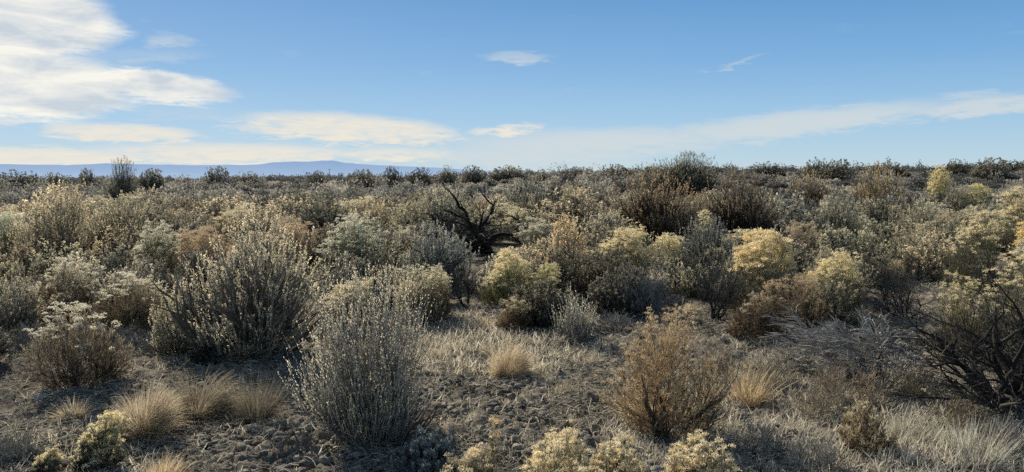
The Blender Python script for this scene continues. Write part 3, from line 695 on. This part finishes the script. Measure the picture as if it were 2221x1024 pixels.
hero(S, 'sagebrush', 'sagebrush', 'tall brushy tan-tipped sagebrush near the left edge', 130, 600, 412, 190, 'the tall brushy sagebrush near the left edge', (1.15, 1.05, .88), den=1.6, spikes=.8, tiptint=.7, ls=1.4)
hero(S, 'sagebrush', 'sagebrush', 'dense brown sagebrush with a pale top behind the cream-headed slanting rabbitbrush', 250, 570, 432, 170, None, (.9, .85, .74), den=1.5, spikes=.6, tiptint=.9, ls=1.5)
hero(S, 'sagebrush', 'sagebrush', 'dark pointed sagebrush breaking the skyline at left', 266, 468, 349, 84, 'the dark pointed skyline sagebrush', (.62, .64, .6), den=1.8, spikes=.2, tiptint=.5, ls=2.2, ang=36, lump=.3, plume=.1, lobes=[(0, 0, 1, 1), (-.3, 0, 1, .8), (.35, 0, 1, .9), (.6, .3, .6, .8), (-.6, -.2, .6, .8)])
hero(S, 'sagebrush', 'sagebrush', 'small fan-shaped sagebrush with a dark base left of centre', 643, 482, 425, 88, None, (1.0, 1.0, .85), den=.9, spikes=1, tiptint=.6, ls=1.8, ang=50)
hero(S, 'sagebrush', 'sagebrush', 'domed sagebrush with a cream-tan top left of the black contorted dead shrub', 808, 530, 434, 104, 'the domed cream-topped sagebrush', (1.2, 1.08, .9), den=1.3, spikes=.9, tiptint=.9, ls=1.7)
hero(S, 'sagebrush', 'sagebrush', 'soft brown sagebrush right of the domed cream-topped one', 905, 545, 440, 120, None, (1.0, .95, .8), den=1.2, spikes=.5, tiptint=.6, ls=1.6)
hero(S, 'sagebrush', 'sagebrush', 'grey sagebrush standing behind the black contorted dead shrub', 975, 505, 405, 150, None, (1.15, 1.15, 1.1), den=1.2, spikes=.5, tiptint=.3, ls=1.6)
hero(S, 'sagebrush', 'sagebrush', 'rounded grey sagebrush above and right of the black contorted dead shrub', 1150, 485, 388, 150, None, (.95, .97, .9), den=1.3, spikes=.9, tiptint=.5, ls=1.8)
hero(S, 'sagebrush', 'sagebrush', 'light brown sagebrush between the contorted dead shrub and the big dark sagebrush', 1228, 500, 410, 110, None, (1.15, 1.0, .8), den=1.2, spikes=.8, tiptint=.7, ls=1.8)
hero(S, 'sagebrush', 'sagebrush', 'big dark sagebrush with rust-brown upright tips right of centre', 1410, 525, 380, 245, 'the big rust-tipped sagebrush', (.68, .56, .46), den=2.6, spikes=.6, tiptint=1.0, ls=2.0, wood=1.3, plume=.12, lump=.3)
hero(S, 'sagebrush', 'sagebrush', 'tall wide sagebrush standing highest on the skyline right of centre', 1488, 450, 335, 225, 'the tall skyline sagebrush', (.6, .61, .52), den=4.5, spikes=.1, tiptint=.75, ls=2.4, wood=1.6, ang=66, lump=.3, plume=.06, vase=.3, low=.4, lobes=[(0, 0, 1, .93), (-.6, 0, .8, 1), (.55, -.1, .85, 1), (0, .6, .8, .9), (0, -.7, .8, .9), (.8, .2, .5, .9), (-.85, .2, .5, .9)])
hero(S, 'sagebrush', 'sagebrush', 'big dark brown sagebrush right of the rust-tipped one', 1605, 525, 376, 215, 'the big dark brown sagebrush', (.48, .42, .38), den=2.6, spikes=.6, tiptint=.9, ls=2.0, wood=1.3, plume=.12, lump=.3)
hero(S, 'sagebrush', 'sagebrush', 'dark shaded sagebrush with a hollow base at right', 1815, 545, 425, 130, 'the dark hollow-based sagebrush', (.75, .78, .75), den=1.4, spikes=.7, tiptint=.4, ls=1.5, wood=1.5)
hero(D_, 'dead_shrub', 'dead shrub', 'upright dead shrub with black forked stems right of the dark hollow-based sagebrush', 1915, 535, 405, 110, None, (.4, .4, .4), n=6, l1n=6, l2n=6, l3n=5, ang=45, wob=.2, thick=1.0, up=.4, fine=.003)
hero(S, 'sagebrush', 'sagebrush', 'pale grey-green sagebrush with upright spikes at right', 1990, 545, 436, 110, None, (1.15, 1.15, 1.0), den=1.2, spikes=1, tiptint=.5, ls=1.5)
hero(S, 'sagebrush', 'sagebrush', 'orange-tinged tall sagebrush below the right skyline', 1890, 470, 362, 140, 'the orange-tinged sagebrush', (1.15, .95, .65), den=1.4, spikes=.9, tiptint=.8, ls=1.9)
hero(S, 'sagebrush', 'sagebrush', 'brown sagebrush left of the orange-tinged one below the right skyline', 1770, 460, 375, 110, None, (1.0, .85, .66), den=1.4, spikes=.9, tiptint=.7, ls=2.0)
hero(R_, 'rabbitbrush', 'rabbitbrush', 'tall narrow yellow rabbitbrush just below the right skyline', 2037, 470, 360, 60, None, (1.0, 1.0, .8), (1.0, .97, .75), head=.06, nstem=260, headfrac=.9, dome=.9, subheads=3, headn=16, ang=35, ls=2)
hero(R_, 'rabbitbrush', 'rabbitbrush', 'broad yellow rabbitbrush behind the one cut by the right edge', 2135, 640, 455, 220, 'the broad yellow rabbitbrush at right', (.7, .7, .62), (1.04, 1.0, .84), lump=.6, head=.034, nstem=340, headfrac=.5, dome=.7, subheads=3, headn=20, ls=1.3)
hero(R_, 'rabbitbrush', 'rabbitbrush', 'olive-yellow rabbitbrush cut by the right edge at mid height', 2195, 560, 405, 180, None, (.72, .7, .62), (1.03, .98, .8), lump=.6, head=.046, nstem=300, headfrac=.5, dome=.8, subheads=3, headn=16, ls=1.7)
hero(R_, 'rabbitbrush', 'rabbitbrush', 'flat yellow rabbitbrush below the right skyline near the right edge', 2115, 475, 398, 90, None, (1.0, 1.0, .8), (1.0, .98, .75), head=.06, nstem=260, headfrac=.8, dome=.7, subheads=3, headn=14, ls=2)
hero(R_, 'rabbitbrush', 'rabbitbrush', 'golden rabbitbrush touching the right edge above the tallest yellow one', 2225, 600, 475, 90, None, (1.0, 1.0, .8), (1.08, .97, .65), head=.036, nstem=260, headfrac=.9, dome=.8, subheads=3, headn=18, ls=1.4)

# --- variants shared by the repeats
VS = []
for i in range(7):
    sp = [.9, .5, .2, 1, .7, 0, .8][i]
    VS.append((sagebrush(1.0, [.62, .7, .8, .55, .65, .85, .5][i], ls=2.1, den=1.25, spikes=sp, tiptint=[.8, .6, .5, .9, .7, .4, .7][i], lump=.56, leafy=.85, ang=[58, 62, 68, 50, 60, 70, 45][i]), [.62, .7, .8, .55, .65, .85, .5][i]))
VR = []
for i in range(4):
    VR.append((rabbitbrush(.75, [.5, .55, .45, .5][i], ls=1.6, nstem=300, head=[.034, .03, .038, .03][i], headfrac=.75, dome=[.6, .5, .8, .6][i], subheads=2, headn=18, stem_mat='rstem' if i < 3 else 'tanstem', headmat=['head', 'whitehead', 'head', 'tanhead'][i]), [.5, .55, .45, .5][i]))
VD = [(deadshrub(.9, .75, n=7, l1n=6, l2n=7, l3n=5, wob=.2, fine=.003, thick=.9, up=.2), .75), (deadshrub(.6, .6, n=9, l1n=7, l2n=7, l3n=4, wob=.12, fine=.0025, mat='greywood', thick=.6, up=.2), .6)]
VG = [(bunchgrass(.28, .2, n=700), .2), (bunchgrass(.22, .16, n=500, mat='greystraw', arch=.2), .16), (bunchgrass(.3, .24, n=900, arch=.5), .24)]

TS = [('grey-green', GREY, 3), ('tan', TAN, 3), ('olive-grey', OLIVE, 3), ('dark', DARK, 2), ('rust-tinged', RUST, 1)]


def where(px, py, y):
    best = min(marks, key=lambda m: math.hypot((px - m[0]) / 1.0, (py - m[1]) * 1.5))
    dx, dd = px - best[0], y - best[2]
    if abs(dx) < 45: rel = 'directly behind' if dd > 0 else 'directly in front of'
    elif dd > 2.0 or abs(dx) < 75: rel = ('behind and right of' if dx > 0 else 'behind and left of') if dd > 0 else ('in front and right of' if dx > 0 else 'in front and left of')
    else: rel = 'right of' if dx > 0 else 'left of'
    return rel + ' ' + best[3]


labels_used = {}


def blocked(px, py):
    z = [(1090, 840, 420, 130), (1480, 800, 190, 150), (1247, 700, 90, 60), (1055, 580, 130, 42), (520, 850, 140, 60), (1425, 550, 120, 28), (1600, 545, 110, 25), (1820, 570, 80, 25), (540, 720, 220, 90), (1640, 700, 110, 40), (80, 880, 230, 90), (600, 985, 320, 60), (1080, 740, 190, 75), (1800, 900, 460, 160), (1735, 515, 70, 50), (2040, 690, 240, 75), (2140, 600, 120, 40), (1330, 740, 110, 50), (400, 720, 90, 50)]
    return any(((px - a) / c) ** 2 + ((py - b) / d) ** 2 < 1 for a, b, c, d in z)


def scatter():
    counts = dict(s=0, r=0, d=0, g=0)
    pts = []
    N_try = 26000
    a = np.radians(rng.uniform(-37, 37, N_try)); u = rng.uniform(0, 1, N_try)
    r = np.sqrt(6.5 ** 2 + u * (46 ** 2 - 6.5 ** 2))
    order = np.argsort(r)
    cell = {}
    for x, y, rr in [(x, y, w) for x, y, w in occupied]:
        pts.append((x, y, rr))
    acc = []
    for k in order:
        if len(acc) >= 600: break
        x, y = r[k] * math.sin(a[k]), r[k] * math.cos(a[k])
        px, py = project(x, y, float(height(x, y)))
        if not (-120 < px < 2340) or blocked(px, py): continue
        big = r[k] > 14
        sz = rng.uniform(.45, 1.0) if not big else rng.uniform(.95, 2.0)
        if r[k] < 8.2: continue
        if r[k] < 12: sz = min(sz, .72)
        hw = sz * .58
        if any((x - q[0]) ** 2 + (y - q[1]) ** 2 < ((hw + q[2]) * (.8 if r[k] > 14 else .8)) ** 2 for q in pts): continue
        pts.append((x, y, hw)); acc.append((x, y, sz, px, py, r[k]))
    return acc


acc = scatter()
nS = 0; nR = 0; RFAR = 40
for (x, y, sz, px, py, rr) in acc:
    right = smooth(1400, 2200, px)
    p = rng.uniform()
    pR = .16 + .3 * float(right) * (1 if rr < 26 else .5)
    if rr > 26: pR *= .5
    if p < pR and rr < 40:
        i = int(rng.integers(0, 4)); me, w = VR[i]
        s = sz * rng.uniform(.9, 1.1); s = min(s, 1.15)
        nm = ['yellow-headed', 'pale-headed', 'golden-headed', 'brown-headed'][i]
        size = 'low' if s < .75 else ('tall' if s > 1.02 else 'mid-sized')
        lab = f'{size} {nm} rabbitbrush {where(px, py, y)}'
        place('rabbitbrush', 'rabbitbrush', lab, me, x, y, rng.uniform(0, 6.28), (s, s, s * rng.uniform(.85, 1.15)), PLAIN, 'rabbitbrush shrubs scattered over the plain', (.95, .93, .85))
        nR += 1
    elif p < pR + .05 and rr < 34:
        i = int(rng.integers(0, 2)); me, w = VD[i]; s = sz
        lab = f"{'black branchy' if i == 0 else 'grey twiggy'} dead shrub {where(px, py, y)}"
        place('dead_shrub', 'dead shrub', lab, me, x, y, rng.uniform(0, 6.28), (s, s, s), (.5, .5, .5) if i == 0 else (.8, .8, .82), 'dead shrubs scattered over the plain')
    else:
        if nS > 255: continue
        RFAR = rr
        i = int(rng.integers(0, 7)); me, w = VS[i]
        wts = np.array([t[2] for t in TS], float)
        ti = int(rng.choice(len(TS), p=wts / wts.sum())); tn, tc, _ = TS[ti]
        j = float(rng.choice([.5, .7, .9, 1.1, 1.3], p=[.08, .17, .3, .3, .15]))
        if tn == 'dark': j = rng.uniform(.6, .9)
        hsc = sz * rng.uniform(.8, 1.1) * (.74 if rr > 14 else 1.0); hsc = min(hsc, 1.3)
        ws = sz * .62 / w * rng.uniform(.9, 1.15)
        size = 'low' if hsc < .75 else ('tall' if hsc > 1.0 else 'mid-sized')
        if rr > 30:
            side = ['left', 'left-centre', 'centre', 'right-centre', 'right'][int(np.clip(px / 2221 * 5, 0, 4))]
            lab = f'{size} {tn} sagebrush in the distant band below the {side} skyline'
        else:
            lab = f'{size} {tn} sagebrush {where(px, py, y)}'
        place('sagebrush', 'sagebrush', lab, me, x, y, rng.uniform(0, 6.28), (ws * rng.uniform(.85, 1.25), ws * rng.uniform(.85, 1.25), hsc), tuple(c * j * .9 for c in tc), 'sagebrush shrubs scattered over the plain')
        nS += 1
# small grass tufts among the near shrubs
ng = 0
for _ in range(900):
    if ng > 45: break
    aa = math.radians(rng.uniform(-36, 36)); r = math.exp(rng.uniform(math.log(4.3), math.log(13)))
    x, y = r * math.sin(aa), r * math.cos(aa)
    if any((x - q[0]) ** 2 + (y - q[1]) ** 2 < (q[2] * .8 + .08) ** 2 for q in occupied): continue
    px, py = project(x, y, 0.)
    if not (-20 < px < 2240) or py > 1030: continue
    if px < 1500 and py > 780 and rng.uniform() < .75: continue
    i = int(rng.integers(0, 3)); s = rng.uniform(.3, .7)
    lab = f"{'small' if s < .6 else 'medium'} {['sandy', 'grey', 'arching golden'][i]} grass tuft {where(px, py, y).replace('behind and ', '').replace('in front and ', '').replace('directly ', '')}"
    place('grass_tuft', 'grass tuft', lab, VG[i][0], x, y, rng.uniform(0, 6.28), (s, s, s), (1, .93, .8), 'small grass tufts on the open soil'); ng += 1


# --- far scrub: beyond the counted shrubs it reads as one mass
def far_scrub():
    n = 2700
    a = np.radians(rng.uniform(-44, 44, n)); u = rng.uniform(0, 1, n)
    r = RFAR - 1 + (185 - RFAR) * u ** 1.3
    x = r * np.sin(a); y = r * np.cos(a); z = height(x, y)
    H = rng.uniform(.45, 1.1, n) * np.clip(.62 + r / 160, 0, 1) * (.65 + .9 * smooth(.35, .7, fbm(x / 7, y / 7, 3, 77))) * (1 + .5 * (rng.uniform(size=n) < .22)); W = rng.uniform(.6, 1.3, n) * (.6 + .4 * H)
    m = np.where(r < 65, 620, np.where(r < 100, 300, 150)); pi = np.repeat(np.arange(n), m); N_ = len(pi)
    # each shrub is a handful of leafy lobes
    nl = 7; ld = nrm(rng.normal(size=(n, nl, 3))); ld[:, :, 2] = np.abs(ld[:, :, 2]) * .8; lo = ld * rng.uniform(.35, .75, (n, nl))[:, :, None]
    lr = rng.uniform(.22, .42, (n, nl)); li = rng.integers(0, nl, N_)
    d = nrm(rng.normal(size=(N_, 3)))
    p = lo[pi, li] + d * (lr[pi, li] * rng.uniform(.3, 1, N_) ** .4)[:, None]
    p[:, 2] = np.abs(p[:, 2])
    pos = np.stack([x, y, z], 1)[pi] + p * np.stack([W, W, H * 1.0], 1)[pi]
    up = nrm(d * .9 + np.array([0, 0, .55]) + .6 * rng.normal(size=(N_, 3)))
    s = (.055 + .0008 * r[pi]) * rng.uniform(.6, 1.4, N_)
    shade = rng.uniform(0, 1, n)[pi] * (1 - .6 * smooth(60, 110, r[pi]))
    ti = np.clip(shade * .75 - .12 + .6 * (p[:, 2] - .45) + rng.normal(0, .08, N_), 0, 1)  # upper leaves coloured lighter, as if lit from above
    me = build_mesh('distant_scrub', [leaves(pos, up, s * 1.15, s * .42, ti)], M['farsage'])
    tag(link('distant_scrub', me), 'dense mass of distant sagebrush reaching the skyline', 'distant scrub', kind='stuff')


M['farsage'] = plant_mat('distant_sage_leaf', [(0, (.13, .13, .12)), (.5, (.42, .4, .34)), (1, (.78, .7, .55))], .5)
far_scrub()


VK = [(sagebrush(1.0, .7, ls=3.4, den=2.0, spikes=0, tiptint=.35, plume=.08, lump=l_, low=.0, ang=65), .7) for l_ in (.3, .45, .4)]


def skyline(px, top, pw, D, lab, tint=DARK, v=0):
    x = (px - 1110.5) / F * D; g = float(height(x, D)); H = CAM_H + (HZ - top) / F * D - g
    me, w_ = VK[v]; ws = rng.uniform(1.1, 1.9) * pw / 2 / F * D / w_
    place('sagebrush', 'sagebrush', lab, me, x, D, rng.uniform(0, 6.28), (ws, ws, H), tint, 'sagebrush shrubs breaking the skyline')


for px, top, pw, D, lab in [
        (30, 374, 60, 62, 'dark rounded sagebrush on the skyline at the far left edge'),
        (120, 376, 50, 70, 'small dark sagebrush on the skyline between the left edge and the pointed sagebrush'),
        (198, 368, 30, 60, 'narrow dark sagebrush on the skyline just left of the pointed sagebrush'),
        (325, 368, 50, 62, 'dark sagebrush on the skyline just right of the pointed sagebrush'),
        (462, 364, 60, 60, 'dark wide sagebrush on the skyline before the blue hills left of centre'),
        (545, 376, 50, 75, 'low dark sagebrush on the skyline under the blue hills'),
        (685, 373, 40, 60, 'dark sagebrush on the skyline below the highest blue hill'),
        (785, 370, 70, 66, 'flat dark sagebrush on the skyline right of the highest blue hill'),
        (858, 364, 40, 64, 'dark bushy sagebrush on the skyline where the blue hills taper off'),
        (915, 366, 60, 70, 'dark double-crowned sagebrush on the skyline near the end of the blue hills'),
        (968, 364, 28, 70, 'small round dark sagebrush on the skyline at the end of the blue hills'),
        (1022, 361, 50, 74, 'dark sagebrush on the skyline above the black contorted dead shrub'),
        (1100, 362, 70, 80, 'wide dark sagebrush on the skyline at the centre of the picture'),
        (1330, 358, 50, 78, 'dark sagebrush on the skyline left of the tall skyline sagebrush'),
        (1255, 363, 60, 82, 'low dark sagebrush on the skyline right of centre'),
        (1665, 354, 60, 78, 'dark sagebrush on the skyline right of the tall skyline sagebrush'),
        (1765, 347, 50, 66, 'rounded dark sagebrush on the skyline above the brown sagebrush at right'),
        (1815, 349, 60, 60, 'dark grey sagebrush on the skyline above the orange-tinged sagebrush'),
        (1925, 352, 50, 74, 'small dark sagebrush on the skyline left of the narrow yellow rabbitbrush'),
        (2065, 349, 60, 72, 'dark sagebrush on the skyline right of the narrow yellow rabbitbrush'),
        (2142, 345, 80, 64, 'large dark sagebrush on the skyline near the right edge'),
        (2210, 350, 50, 74, 'dark sagebrush on the skyline cut by the right edge')]:
    skyline(px, top, pw, D, lab, tuple(np.array((.62, .61, .55)) * rng.uniform(.7, 1.3)), int(rng.integers(0, 3)))


# --- stones and sticks
def stone(px, py, s, lab):
    x, y = ground_pt(px, py)
    pts = []; n1, n2 = 14, 10
    th = np.linspace(0, PI, n2); ph = np.arange(n1) * 2 * PI / n1
    T, Pp = np.meshgrid(th, ph, indexing='ij')
    v = np.stack([np.sin(T) * np.cos(Pp), np.sin(T) * np.sin(Pp), np.cos(T)], -1)
    nz = .75 + .5 * vnoise(v[..., 0] * 2.2 + px, v[..., 1] * 2.2 + v[..., 2] * 2)
    v = v * nz[..., None] * np.array([1.5, 1, .6]) * s
    idx = np.arange(n1 * n2).reshape(n2, n1); nx = np.roll(idx, -1, 1)
    f = np.stack([idx[:-1], idx[1:], nx[1:], nx[:-1]], -1).reshape(-1, 4)
    o = link('stone', build_mesh('stone', [(v.reshape(-1, 3), f, np.full(n1 * n2, rng.uniform(.3, 1)))], M['stone'], False), None, (x, y, float(surface(np.array(x), np.array(y))) + s * .3))
    o.rotation_euler = (.2, .1, rng.uniform(0, 6)); tag(o, lab, 'stone')


stone(112, 782, .045, 'pale angular stone left of the cream-headed rabbitbrush stems')
stone(196, 797, .04, 'white stone seen through the cream-headed rabbitbrush at far left')
stone(92, 858, .035, 'flat pale stone on the clod-strewn soil at far left')


def pole(px, lab):
    D = 420.; x = (px - 1110.5) / F * D; z0 = float(height(x, D)); top = CAM_H + (HZ - 366) / F * D
    e = bpy.data.objects.new('utility_pole', None); C.objects.link(e); e.location = (x, D, z0)
    P = np.array([[[0, 0, 0], [0, 0, (top - z0) / 2], [0, 0, top - z0]]], float)
    link('post', build_mesh('post', [tubes(P, np.full((1, 3), .1), 8, np.array([.5]))], M['wood'], True), e)
    Q = np.array([[[-.9, 0, 0], [0, 0, 0], [.9, 0, 0]]], float) + np.array([0, 0, top - z0 - .5])
    link('crossarm', build_mesh('crossarm', [tubes(Q, np.full((1, 3), .07), 6, np.array([.5]))], M['wood'], True), e)
    tag(e, lab, 'utility pole', 'distant utility poles')


pole(28, 'faint distant utility pole before the blue hills at the left edge')
pole(345, 'faint distant utility pole right of the dark pointed skyline sagebrush')
pole(716, 'faint distant utility pole below the highest blue hill')

# ================================================================== light and sky
sc = bpy.context.scene
w = bpy.data.worlds.new('World'); sc.world = w; w.use_nodes = True
nt = w.node_tree; N = nt.nodes; Lk = nt.links; N.clear()
out = N.new('ShaderNodeOutputWorld'); bg = N.new('ShaderNodeBackground'); Lk.new(bg.outputs[0], out.inputs[0])
sky = N.new('ShaderNodeTexSky'); sky.sky_type = 'NISHITA'; sky.sun_disc = False
sky.sun_elevation = SUN_EL; sky.sun_rotation = SUN_AZ; sky.altitude = 1200; sky.air_density = 1.0; sky.dust_density = .3; sky.ozone_density = 2.0
bg.inputs[1].default_value = .1


def mth(op, a, b=None, c=None, clamp=False):
    n = N.new('ShaderNodeMath'); n.operation = op; n.use_clamp = clamp
    for i, v in enumerate((a, b, c)):
        if v is None: continue
        if isinstance(v, (int, float)): n.inputs[i].default_value = v
        else: Lk.new(v, n.inputs[i])
    return n.outputs[0]


tc = N.new('ShaderNodeTexCoord'); sep = N.new('ShaderNodeSeparateXYZ'); Lk.new(tc.outputs['Generated'], sep.inputs[0])
X, Y, Z = sep.outputs
AZ = mth('MULTIPLY', mth('ARCTAN2', X, Y), 57.2958)
EL = mth('MULTIPLY', mth('ARCSINE', Z), 57.2958)
cmb = N.new('ShaderNodeCombineXYZ'); Lk.new(AZ, cmb.inputs[0]); Lk.new(EL, cmb.inputs[1])


def noise(scx, scy, scale, det, rot=0., rough=.55, off=0., dist=0.):
    mp = N.new('ShaderNodeMapping'); mp.inputs['Scale'].default_value = (scx, scy, 1); mp.inputs['Rotation'].default_value = (0, 0, rot); mp.inputs['Location'].default_value = (off, off * .7, off)
    Lk.new(cmb.outputs[0], mp.inputs[0])
    n = N.new('ShaderNodeTexNoise'); n.inputs['Scale'].default_value = scale; n.inputs['Detail'].default_value = det; n.inputs['Roughness'].default_value = rough; n.inputs['Distortion'].default_value = dist
    Lk.new(mp.outputs[0], n.inputs[0]); return n.outputs[0]


n_big = noise(.18, .55, 1.0, 6, .06, .6, 3, .4)
n_fine = noise(.5, 2.6, 1.0, 6, .05, .62, 9, .6)
# warped coordinates so that cloud outlines are ragged
AZw = mth('ADD', AZ, mth('MULTIPLY', mth('SUBTRACT', n_big, .5), 6.0))
ELw = mth('ADD', EL, mth('MULTIPLY', mth('SUBTRACT', n_fine, .5), 1.6))


def ae(px, py):
    az = math.atan((px - 1110.5) / F); return math.degrees(az), math.degrees(math.atan((HZ - py) / F * math.cos(az)))


def cloud(px, py, rx, ry, rot=0., amp=1.0, hard=1.0):
    a, e = ae(px, py); k = math.cos(math.radians(a)) ** 2
    rx = math.degrees(rx / F) * k; ry = math.degrees(ry / F); c, s = math.cos(rot), math.sin(rot)
    u = mth('SUBTRACT', AZw, a); v = mth('SUBTRACT', ELw, e)
    p = mth('ADD', mth('MULTIPLY', u, c / rx), mth('MULTIPLY', v, s / rx))
    q = mth('ADD', mth('MULTIPLY', u, -s / ry), mth('MULTIPLY', v, c / ry))
    d = mth('ADD', mth('MULTIPLY', p, p), mth('MULTIPLY', q, q))
    return mth('MULTIPLY', mth('SUBTRACT', 1.0, d, clamp=True), amp)


def total(lst):
    t = None
    for c in lst:
        g = cloud(*c); t = g if t is None else mth('MAXIMUM', t, g)
    return t


bright = total([(60, 50, 280, 85, 0, 1.3), (-60, 130, 300, 110, 0, 1.3), (90, 190, 260, 80, 0, 1.2), (330, 190, 240, 40, -.06, 1.2), (-120, 210, 300, 70, 0, 1.0), (160, 228, 190, 26, 0, .8)])
mid = total([(270, 292, 230, 26, -.03, 1.0), (760, 282, 300, 44, -.05, 1.0), (1100, 282, 120, 16, .1, .8), (60, 342, 420, 26, 0, .95), (500, 335, 400, 32, 0, .85), (850, 335, 190, 22, 0, .7)])
veil = total([(1270, 312, 420, 42, .03, .75), (1700, 272, 430, 36, .1, .8), (2130, 232, 330, 22, .09, .75), (1120, 340, 360, 34, 0, .65), (1125, 130, 130, 17, 0, .5), (1595, 140, 90, 8, .25, .4),
              (362, 92, 60, 22, 0, .45), (320, 130, 190, 24, .1, .35), (400, 245, 260, 26, 0, .3), (2100, 210, 120, 12, 0, .5)])


def edge(dens, nz, lo, hi, k):
    t = mth('ADD', dens, mth('MULTIPLY', mth('SUBTRACT', nz, .5), k))
    mr = N.new('ShaderNodeMapRange'); mr.interpolation_type = 'SMOOTHSTEP'; mr.inputs[1].default_value = lo; mr.inputs[2].default_value = hi
    Lk.new(t, mr.inputs[0]); return mr.outputs[0]


n_mix = mth('ADD', mth('MULTIPLY', n_big, .62), mth('MULTIPLY', n_fine, .38))
mB = edge(bright, n_mix, .1, .85, 1.25)
mM = edge(mid, n_fine, .15, .85, .9)
mV = mth('MULTIPLY', edge(veil, n_fine, .05, .8, .55), .8)


def mixc(f, a, b):
    m = N.new('ShaderNodeMix'); m.data_type = 'RGBA'
    for s, v in ((0, f), (6, a), (7, b)):
        if isinstance(v, tuple): m.inputs[s].default_value = (*v, 1)
        elif isinstance(v, (int, float)): m.inputs[s].default_value = v
        else: Lk.new(v, m.inputs[s])
    return m.outputs[2]


K = 10.0                        # world strength is 0.1
tintn = N.new('ShaderNodeMix'); tintn.data_type = 'RGBA'; tintn.blend_type = 'MULTIPLY'; tintn.inputs[0].default_value = 1
Lk.new(sky.outputs[0], tintn.inputs[6]); tintn.inputs[7].default_value = (1, 1, 1, 1)
ramp = N.new('ShaderNodeValToRGB'); rm = N.new('ShaderNodeMapRange'); rm.inputs[1].default_value = -2; rm.inputs[2].default_value = 60; Lk.new(EL, rm.inputs[0]); Lk.new(rm.outputs[0], ramp.inputs[0])
rs = [(0, (.52, .66, .74)), (1.0, (.46, .65, .78)), (4, (.33, .56, .79)), (7.5, (.195, .43, .73)), (12.5, (.092, .295, .62)), (20, (.05, .13, .25)), (58, (.02, .04, .07))]
while len(ramp.color_ramp.elements) < len(rs): ramp.color_ramp.elements.new(.5)
for e_, (el_, c_) in zip(ramp.color_ramp.elements, rs): e_.position = (el_ + 2) / 62; e_.color = (*c_, 1)
rk = N.new('ShaderNodeVectorMath'); rk.operation = 'SCALE'; rk.inputs['Scale'].default_value = K; Lk.new(ramp.outputs[0], rk.inputs[0])
azm = N.new('ShaderNodeMapRange'); azm.inputs[1].default_value = 35; azm.inputs[2].default_value = -50; azm.inputs[4].default_value = .35; Lk.new(AZ, azm.inputs[0])
warm = mixc(azm.outputs[0], rk.outputs[0], tuple(c * K for c in (.36, .5, .72)))
elm = N.new('ShaderNodeMapRange'); elm.inputs[1].default_value = 16; elm.inputs[2].default_value = 30; elm.inputs[3].default_value = .88; elm.inputs[4].default_value = .68; Lk.new(EL, elm.inputs[0])
base = mixc(elm.outputs[0], tintn.outputs[2], warm)
n_sh = noise(.22, .8, 1.0, 8, .12, .6, 21, .35)
shade = N.new('ShaderNodeMapRange'); shade.inputs[1].default_value = .35; shade.inputs[2].default_value = .62; Lk.new(n_sh, shade.inputs[0])
cB = mixc(shade.outputs[0], tuple(c * K for c in (.6, .66, .72)), tuple(c * K for c in (.98, .95, .85)))
c1 = mixc(mV, base, tuple(c * K for c in (.66, .71, .72)))
c2 = mixc(mth('MULTIPLY', mM, mth('ADD', .3, mth('MULTIPLY', n_fine, 1.1), clamp=True)), c1, tuple(c * K for c in (.85, .8, .7)))
c3 = mixc(mth('MULTIPLY', mB, .95), c2, cB)
Lk.new(c3, bg.inputs[0])

sun = bpy.data.lights.new('sun', 'SUN'); sun.energy = 5.0; sun.angle = math.radians(.5); sun.color = (1, .9, .74)
so = bpy.data.objects.new('sun', sun); C.objects.link(so)
sv = Vector((math.cos(SUN_EL) * math.sin(SUN_AZ), math.cos(SUN_EL) * math.cos(SUN_AZ), math.sin(SUN_EL)))
so.rotation_euler = sv.to_track_quat('Z', 'Y').to_euler(); so.location = (0, 0, 30)

cam = bpy.data.cameras.new('camera'); co = bpy.data.objects.new('camera', cam); C.objects.link(co)
cam.sensor_width = 36; cam.lens = F / 2221 * 36; cam.clip_start = .1; cam.clip_end = 40000
co.location = (0, 0, CAM_H); co.rotation_euler = (PI / 2 - PITCH, 0, 0)
sc.camera = co
sc.view_settings.view_transform = 'Standard'; sc.view_settings.look = 'None'; sc.view_settings.exposure = 0; sc.view_settings.gamma = 1
sc.cycles.use_denoising = False
sc.cycles.max_bounces = 5; sc.cycles.diffuse_bounces = 2; sc.cycles.transmission_bounces = 4
print('RFAR', RFAR, 'sagebrush', nS, 'rabbit', nR, 'tufts', ng, 'acc', len(acc))
